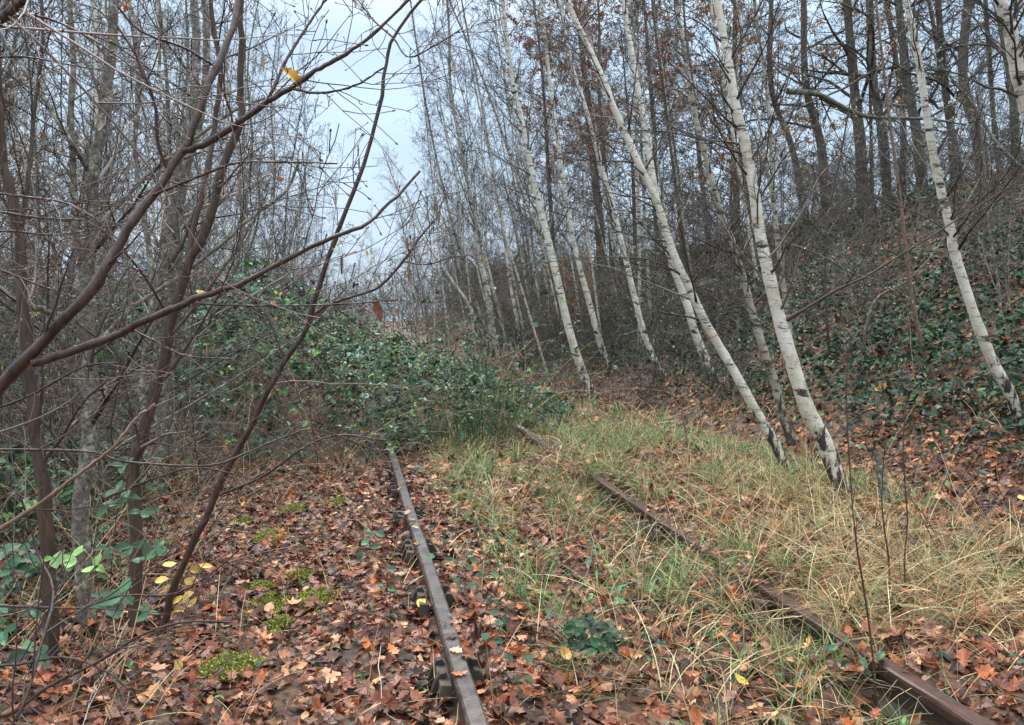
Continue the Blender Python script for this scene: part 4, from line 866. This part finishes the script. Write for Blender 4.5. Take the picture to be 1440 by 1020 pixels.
# right bank
notgap = lambda u, v, px: px < 1130 or v > 22
field(['birch'], 27, (4.0, 8.5), (12, 26), 'slim birch on the bank behind the leaning white birches', 'tree', 'slim birches on the bank', (-11, 0, 4), (.75, 1.0), gap=.8, ok=lambda u, v, px: px < 1100)
field(['birch', 'birch', 'grey'], 16, (3.6, 9), (26, 55), {'birch': ('thin birch far along the foot of the bank', 'tree'), 'grey': ('thin grey tree far along the foot of the bank', 'tree')}, 'c', 'far trees along the bank', (-9, 0, 4), gap=.9)
field(['thicket', 'thicket', 'olive'], 28, (4.2, 9.5), (11.5, 30), {'thicket': ('dark bare bush on the bank behind the leaning birches', 'bush'), 'olive': ('dark bush with a few yellow leaves on the bank behind the birches', 'bush')}, 'c', 'dark bushes on the bank', (-8, 0, 8), (.55, .95), gap=.9, ok=lambda u, v, px: px < 1140 or u > 8)
field(['thicket'], 24, (3.7, 6.2), (8.5, 19), 'low brown scrub at the foot of the bank among the birches', 'bush', 'low scrub at the foot of the bank', (-5, 0, 10), (.22, .42), gap=.6, ok=lambda u, v, px: px < 1060)
field(['olive'], 7, (7.6, 9.6), (11.5, 15.5), 'bush with yellow green leaves at the crest of the bank on the right', 'bush', 'yellow leaved bushes at the crest', (-6, 0, 6), (.55, .8), gap=.7, ok=lambda u, v, px: px > 1120)
field(['thicket'], 4, (8.4, 10.6), (9, 15), 'bare dark bush at the crest of the bank under the oaks', 'bush', 'bare bushes at the crest', (-6, 0, 6), (.5, .8), gap=.7, ok=lambda u, v, px: px > 1180)
field(['thicket'], 16, (3.4, 10), (30, 52), 'bare bush far along the foot of the bank', 'bush', 'far bushes along the bank', (-4, 0, 8), (.9, 1.3), gap=1.3)
field(['oak'], 4, (9.5, 15), (15, 34), 'dark oak on the bank behind the birches', 'tree', 'dark oaks behind the birches', (-8, 0, 4), (.85, 1.05), gap=1.6)
field(['beech'], 4, (7.0, 11), (20, 30), 'tall beech still holding russet leaves, above the middle birches', 'tree', 'russet beeches', (-6, 0, 2), (.95, 1.1), gap=1.6)
field(['conifer'], 3, (9.5, 12.5), (24, 33), 'dark larch with layered level branches behind the birches', 'tree', 'dark layered larches', (-5, 0, 2), (.9, 1.1), gap=2)
field(['orange'], 4, (8.5, 12), (14, 22), 'small oak with orange leaves among the dark oaks on the crest', 'tree', 'orange leaved oaks on the crest', (-6, 0, 4), (.9, 1.2), gap=1.5, ok=lambda u, v, px: px > 1000)
field(['fine'], 9, (5.2, 9.2), (6.5, 14), 'thin bare bush growing through the ivy on the bank', 'bush', 'thin bushes in the ivy', (-6, 0, 8), (.45, .85), gap=.9, ok=lambda u, v, px: px > 1130)
put('orange', 4.9, 17.5, 'low young oak with orange yellow leaves between the middle birches', 'tree', None, .42, (-8, 0))
put('orange', 5.6, 16.0, 'young oak with orange leaves behind the spotted birch', 'tree', None, .4, (-8, 0))
# the far end of the cutting
field(['birch', 'grey'], 46, (-22, 20), (52, 82), {'birch': ('hazy birch at the far end of the old line', 'tree'), 'grey': ('hazy grey tree at the far end of the old line', 'tree')}, 'c', 'trees at the far end of the line', (0, 0, 4), (.65, 1.05), gap=1.2)
field(['thicket'], 34, (-14, 14), (40, 75), 'hazy bush at the far end of the old line', 'bush', 'bushes at the far end of the line', (0, 0, 6), (1.2, 2.0), gap=1.8)
for k, vs_ in VAR.items():
    for o in vs_:
        if o.name not in used_v:
            for ch in list(o.children): bpy.data.objects.remove(ch)
            bpy.data.objects.remove(o)

# ------------------------------------------------------------------ SMALL PLANTS AND DETAILS
LEAFY = fan(sym([(0, 0), (.10, .17), (.18, .18), (.26, .27), (.34, .26), (.44, .33), (.54, .29), (.64, .28), (.74, .19), (.84, .14), (1, 0)]))
def sprig(nm, label, canes_, leaf_px, pal, cat='plant', mat='green_leaf', size=.05, group=None, r=.0016, tri=True, cpal=GREY_TWIG, tm=LEAFY):
    """canes through picture points at a distance, leaves at points; everything real size where it stands"""
    p0 = canes_[0][0]; base = at(*p0); root = thing(nm, base, label, cat, group)
    a = Acc()
    for c in canes_:
        W = np.array([at(*p) for p in c]) - base; P = spline(W, 12) + rng.normal(0, .0015, (12, 3)); add_tubes(a, P[None], np.linspace(r, r * .5, 12)[None], 5, cpal)
    pos = []; sz = []; hd = []; cs = []
    for L_ in leaf_px:
        px, py, Yd = L_[:3]; s = L_[3] if len(L_) > 3 else size; p = at(px, py, Yd) - base; c = pick(pal, 1)[0]; a0 = rng.uniform(0, 6.28)
        # stalk to the nearest cane
        for da in ((0, 2.0, -2.0) if tri else (0,)):
            pos.append(p); sz.append(s * (1 if da == 0 else .8)); hd.append((math.cos(a0 + da), math.sin(a0 + da) * .8, -.25 + .4 * math.sin(a0 + da))); cs.append(c)
        Cs = np.concatenate([spline(np.array([at(*q) for q in c2]) - base, 12) for c2 in canes_]); nr = Cs[np.argmin(np.linalg.norm(Cs - p, axis=1))]
        add_tubes(a, np.stack([nr, (nr + p) / 2 + [0, 0, -.004], p])[None], np.array([[.0012, .0010, .0008]]), 4, cpal)
    a.obj('stem', 'twig', root)
    b = Acc(); K = len(pos)
    leaves(b, np.array(pos), np.array(sz), np.array(cs) if K > 40 else pal, tm, .25, .35, up=np.tile([0, -.7, 1.], (K, 1)), heading=np.array(hd), fold=.22)
    b.obj('leaves', mat, root, smooth=False); return root
BRIGHT = np.array([(.18, .34, .09), (.14, .28, .08), (.22, .38, .13)])
DARKG = np.array([(.035, .10, .035), (.05, .13, .05), (.03, .08, .04), (.07, .16, .08)])
BLUEG = np.array([(.045, .13, .065), (.035, .10, .055), (.06, .16, .085), (.045, .12, .05)])
sprig('bramble_sprig', 'bright green five part bramble leaf at the lower left', [[(60, 900, 2.0), (75, 850, 2.0), (98, 790, 2.0)], [(75, 850, 2.0), (110, 815, 1.98), (132, 798, 1.98)]], [(98, 788, 2.0, .05), (102, 782, 2.0, .045), (133, 797, 1.98, .04), (75, 785, 2.0, .04)], BRIGHT)
sprig('bramble_sprig', 'dark green bramble shoot in front of the stems at the lower left', [[(150, 860, 2.1), (158, 790, 2.1), (165, 720, 2.1), (175, 670, 2.1), (185, 620, 2.1)], [(160, 760, 2.1), (185, 740, 2.08), (215, 770, 2.06)]],
      [(165, 690, 2.1), (150, 712, 2.1), (178, 700, 2.1), (200, 720, 2.08), (186, 768, 2.08, .055), (218, 772, 2.06), (175, 655, 2.1, .04), (205, 785, 2.06), (150, 770, 2.1, .04)], DARKG, size=.048)
sprig('bramble_sprig', 'broad ribbed bramble leaf beside the pale trunk base', [[(120, 930, 2.0), (140, 890, 2.0), (158, 850, 2.0)]], [(158, 848, 2.0, .07), (172, 835, 2.0, .06), (150, 838, 2.0, .05), (208, 860, 2.0, .04)], BLUEG, size=.06)
sprig('bramble_sprig', 'blue green bramble leaves against the left edge', [[(-20, 880, 1.8), (5, 820, 1.8), (20, 780, 1.8)], [(-20, 960, 1.8), (20, 925, 1.8), (55, 915, 1.8)]], [(5, 775, 1.8, .05), (30, 783, 1.8, .05), (20, 800, 1.8, .05), (5, 890, 1.8, .05), (40, 915, 1.8, .05), (62, 920, 1.8, .04), (-5, 850, 1.8, .05), (45, 855, 1.9, .04)], BLUEG)
sprig('bramble_sprig', 'yellowing young plant with golden leaves at the foot of the reddish stem', [[(235, 880, 2.3), (240, 840, 2.3), (250, 800, 2.3)], [(240, 840, 2.3), (215, 825, 2.3)], [(240, 840, 2.3), (275, 815, 2.3), (285, 800, 2.3)], [(235, 880, 2.3), (240, 905, 2.2), (255, 940, 2.2)]],
      [(217, 818, 2.3), (228, 795, 2.3), (240, 822, 2.3), (258, 838, 2.3), (265, 800, 2.3), (280, 795, 2.3), (275, 820, 2.3), (262, 855, 2.3), (240, 860, 2.3), (255, 942, 2.2), (272, 830, 2.3)], np.array([(.55, .34, .07), (.62, .42, .12), (.48, .30, .08)]), mat='dead_leaf', size=.042, tri=False, tm=OVAL)
sprig('bramble_sprig', 'small bramble seedling left of the left rail', [[(548, 830, 3.3), (535, 800, 3.3), (522, 770, 3.3)], [(548, 900, 2.7), (549, 830, 2.7), (548, 790, 2.7)]], [(520, 752, 3.3, .05), (508, 768, 3.3, .05), (528, 748, 3.3, .05), (536, 768, 3.3, .05), (505, 775, 3.3, .04), (545, 800, 2.7, .035), (535, 820, 2.7, .03), (545, 828, 2.7, .03)], BLUEG, tri=False)
sprig('bramble_sprig', 'leafy bramble cane between the rails beside the left rail', [[(642, 850, 3.2), (650, 800, 3.2), (662, 760, 3.25), (680, 720, 3.3), (697, 685, 3.3)], [(650, 810, 3.2), (670, 800, 3.2), (700, 805, 3.2)], [(650, 790, 3.2), (630, 785, 3.2), (612, 785, 3.2)]],
      [(612, 783, 3.2, .05), (625, 788, 3.2), (655, 800, 3.2), (668, 808, 3.2), (690, 805, 3.2), (703, 800, 3.2), (660, 820, 3.2), (672, 792, 3.2), (648, 822, 3.2), (668, 775, 3.25)], DARKG, size=.045, tri=False)
sprig('bramble_sprig', 'pair of small bramble shoots right of the left rail', [[(690, 960, 2.6), (695, 920, 2.6), (690, 880, 2.6)], [(695, 920, 2.6), (712, 895, 2.6), (722, 865, 2.6)], [(690, 960, 2.6), (720, 955, 2.6), (750, 945, 2.6)]],
      [(688, 862, 2.6), (710, 863, 2.6), (702, 872, 2.6), (688, 898, 2.6), (708, 902, 2.6), (722, 930, 2.6), (750, 925, 2.6), (722, 957, 2.6), (738, 950, 2.6)], BLUEG, size=.04, tri=False)
hp = [(830 + 26 * math.cos(t), 893 + 17 * math.sin(t), 2.75 + .05 * math.sin(3 * t)) for t in np.linspace(0, 6.0, 9)] + [(835, 880, 2.72), (845, 900, 2.7), (822, 902, 2.7), (855, 885, 2.75), (862, 905, 2.75), (812, 885, 2.78), (840, 912, 2.68), (828, 872, 2.75), (800, 905, 2.75, .035), (875, 895, 2.8, .035)]
sprig('holly_seedling', 'dark glossy holly seedling between the rails', [[(840, 935, 2.75), (836, 905, 2.75), (828, 875, 2.75)], [(838, 915, 2.75), (860, 900, 2.75), (878, 893, 2.78)], [(838, 915, 2.75), (815, 905, 2.74), (800, 903, 2.74)]], hp, np.array([(.015, .06, .02), (.025, .085, .03), (.012, .045, .016)]), size=.05, mat='ivy_leaf')
sprig('ivy_sprig', 'ivy trailing over the right rail', [[(1140, 920, 2.75), (1165, 905, 2.75), (1200, 918, 2.72), (1240, 925, 2.68)]], [(1160, 908, 2.75, .045), (1178, 908, 2.73), (1213, 925, 2.7, .045), (1195, 930, 2.7), (1243, 915, 2.68, .045), (1215, 938, 2.7)], BLUEG, size=.04, tri=False)
sprig('ivy_sprig', 'few green leaves in the grass beyond the right rail', [[(1085, 800, 3.9), (1080, 790, 3.9), (1095, 785, 3.9)]], [(1080, 788, 3.9, .05), (1092, 795, 3.9), (1000, 784, 4.0, .05), (1090, 805, 3.9), (1105, 790, 3.9)], DARKG, size=.045, tri=False)

# slender upright stems near the right rail
G_U = 'slender upright stems near the right rail'
ST = [dict(m=5, t0=.4, ang=(20, 45), len=(.06, .3), n=5, w=.12, g=.02, rf=.6)]
hero('sapling', 'thin bare stem standing right of the broken stump', [(1276, 845), (1272, 790), (1276, 730), (1270, 640), (1274, 560)], (3.5, 1.5), 'brown_bark', ext=0, spec=ST, group=G_U, flare=0, n=20, k=6, rmin=.0009)
hero('sapling', 'tall thin stem rising in front of the thickest birch base', [(1232, 1010), (1228, 930), (1215, 830), (1205, 770), (1198, 700), (1190, 560), (1196, 470)], (4.2, 1.6), 'brown_bark', ext=0, spec=ST, group=G_U, flare=0, n=24, k=6, rmin=.0009)
hero('sapling', 'thin stem with a kink in the straw grass beyond the right rail', [(1253, 842), (1250, 790), (1243, 740), (1240, 690), (1246, 610)], (4, 1.6), 'brown_bark', ext=0, spec=ST, group=G_U, flare=0, n=20, k=6, rmin=.0009)
hero('sapling', 'straw coloured broken stalk leaning over the leaf litter', [(972, 655), (966, 620), (960, 585), (956, 560)], (3.5, 2), 'sapling_bark', ext=0, group=G_U, flare=0, n=12, k=6)
hero('tree_stump', 'short grey broken stump in the leaf litter right of the thickest birch', [(1247, 716), (1243, 690), (1238, 660), (1233, 634)], (13, 9), 'lichen_bark', ext=0, cat='stump', n=14, k=10, rough=.09, spec=[dict(m=3, t0=.3, ang=(40, 70), len=(.04, .1), n=4, w=.1, rf=.3)])
hero('fallen_branch', 'dark curved branch lying on the straw grass beyond the right rail', [(1128, 848, 3.55), (1170, 828, 3.6), (1220, 822, 3.62), (1300, 816, 3.6), (1380, 812, 3.55), (1500, 806, 3.5)], (4.5, 3), 'dark_bark', Y=3.55, ext=0, cat='branch', n=24, k=7, flare=0, sink=0, spec=[dict(m=6, t0=.2, ang=(20, 50), len=(.05, .25), n=5, w=.12, rf=.5)])
hero('fallen_branch', 'pale dead twig leaning out from the right edge above the ivy', [(1500, 660, 4.2), (1440, 625, 4.2), (1405, 600, 4.2), (1370, 590, 4.2)], (3.5, 1.5), 'lichen_bark', Y=4.2, ext=0, cat='branch', n=16, k=6, flare=0, sink=0, spec=[dict(m=9, t0=.2, ang=(20, 50), len=(.1, .3), n=5, w=.12, rf=.5)], pal=STRAW)
hero('fallen_branch', 'thin bough arching over the bramble front beside the left rail', [(300, 700, 5.2), (370, 670, 5.2), (430, 628, 5.2), (480, 612, 5.2), (545, 620, 5.2)], (5, 2), 'hazel_bark', Y=5.2, ext=0, cat='branch', n=20, k=6, flare=0, sink=0, spec=[dict(m=12, t0=.1, ang=(25, 60), len=(.2, .6), n=6, w=.14, rf=.5), dict(m=4, ang=(25, 60), lf=.5, n=4, w=.14)])
hero('far_rail_piece', 'grey far stretch of the right rail showing beside the broom', [(728, 604, 8.2), (757, 618, 8.0), (790, 640, 7.6), (812, 655, 7.3)], (11, 9), 'lichen_bark', Y=8.0, ext=0, cat='log', n=20, k=9, flare=0, sink=-.02)  # grey far stretch of the right rail, modelled as a round barked log

# green broom beside the brambles
def broom(label, px, py, n, h, spread, pal):
    p = ground(px, py); root = thing('broom_bush', p, label, 'bush', 'green broom plants')
    a = Acc(); x = rng.normal(0, spread, n); y = rng.normal(0, spread, n)
    th = rng.uniform(0, 6.28, n); d = np.stack([np.cos(th) * .22 + x, np.sin(th) * .22 + y, np.ones(n)], -1)
    P = grow(np.stack([x * .4, y * .4, -.03 * np.ones(n)], -1), d, rng.uniform(.5, 1, n) * h, 9, .05, .03); R = np.full((n, 9), .003) * np.linspace(1, .5, 9)
    add_tubes(a, P, R, 4, pal)
    P2, R2 = kids(P, R, 9, .25, 1, (12, 35), .38, 6, .06, .05, .0016, .7); add_tubes(a, P2, R2, 3, pal)
    P3, R3 = kids(P2, R2, 4, .1, 1, (12, 35), .45, 4, .06, .04, .0014, .8); add_tubes(a, P3, R3, 3, pal); a.obj('stems', 'grass', root)
    b = Acc(); A = P3.reshape(-1, 3); s = A[rng.integers(0, len(A), n * 40)]; leaves(b, s, .016, pal, DIAM, .9, .3); b.obj('leaves', 'green_leaf', root, smooth=False)
BROOM = np.array([(.06, .13, .06), (.08, .16, .07), (.05, .10, .05), (.10, .18, .09)])
broom('dense green broom bush in front of the brambles beside the far rail piece', 672, 640, 26, .75, .22, BROOM)
broom('loose green broom just behind the dense one', 705, 590, 18, .8, .25, BROOM)
broom('small green broom at the bramble edge near the left rail', 610, 640, 12, .6, .16, BROOM)
broom('green broom at the front of the brambles between the rails', 640, 622, 20, .6, .3, BROOM)
broom('low green broom against the right rail', 735, 622, 14, .5, .25, BROOM)
broom('tall wispy broom near the foot of the slim birches', 665, 545, 20, 1.2, .3, BROOM)

# moss cushions in the litter
def moss(px, py, r, label):
    r *= 1.7; p = ground(px, py); n = 5200; x = rng.normal(0, .42, n) * r; y = rng.normal(0, .42, n) * r * 1.4; d = np.sqrt((x / r) ** 2 + (y / (r * 1.4)) ** 2)
    k = d < 1.25 - 1.15 * fbm(x / r * 2.6 + px, y / r * 2.6, 5); x, y, d = x[k], y[k], d[k]; a = Acc()
    z = .022 * (1 - d ** 2) * (.6 + .8 * fbm(x / r * 3 + px, y / r * 3, 8))
    K = len(x); gzv = gz(x + p[0], y + p[1]) - p[2]
    leaves(a, np.stack([x, y, z + gzv + .012], -1), rng.uniform(.006, .014, K), np.array([(.24, .29, .05), (.33, .37, .08), (.16, .19, .04), (.37, .39, .12), (.12, .12, .04)]), FOLD, 1.0, .5)
    o = a.obj('moss_cushion', 'moss', smooth=False); o.location = tuple(p); tag(o, label, 'moss', 'moss cushions in the leaf litter left of the rails')
for (px, py, r, lb) in ((380, 862, .09, 'bright moss cushion with a dark rim just left of the roundest one'), (444, 846, .085, 'roundest bright green moss cushion nearest the left rail'), (410, 722, .09, 'far yellow green moss patch in the leaf litter'), (378, 760, .10, 'broad flat moss patch left of the track, midway back'),
                        (322, 946, .09, 'nearest moss patch low in the picture beside dry stalks'), (366, 836, .05, 'small moss tuft above the dark rimmed cushion'), (420, 815, .06, 'moss tuft under a leaning dry stalk'), (340, 740, .06, 'small moss patch by the reddish stem'), (395, 885, .045, 'tiny moss tuft between brown oak leaves'), (470, 712, .06, 'thin moss patch close to the left rail')):
    moss(px, py, r, lb)
# a few single leaves that stand out
def one_leaf(px, py, size, col, tm, label, head=0.5, lift=.03):
    p = ground(px, py); a = Acc(); leaves(a, np.array([[0, 0, lift]]), np.array([size]), np.array([col]), tm, .1, .4, up=np.array([[0, -.5, 1.]]), heading=np.array([[math.cos(head), math.sin(head), .1]]), fold=.15)
    o = a.obj('fallen_leaf', 'dead_leaf', smooth=False); o.location = tuple(p); tag(o, label, 'leaf', 'single bright fallen leaves')
one_leaf(802, 948, .075, (.58, .33, .05), OVAL, 'golden oval leaf lying between the rails', 1.6, .05)
one_leaf(1052, 984, .06, (.66, .50, .07), OVAL, 'yellow leaf lying just left of the right rail', 2.7, .05)
one_leaf(588, 872, .06, (.62, .45, .07), OVAL, 'yellow leaf leaning on the left rail', 1.2, .06)
one_leaf(1232, 562, .10, (.62, .40, .06), OVAL, 'orange yellow leaf at the foot of the ivy bank', .4, .08)
one_leaf(1000, 762, .06, (.45, .40, .1), OVAL, 'yellow green leaf in the grass', .4, .05)
one_leaf(395, 950, .10, (.42, .19, .08), OAK, 'large orange brown oak leaf low on the left', .3, .03)
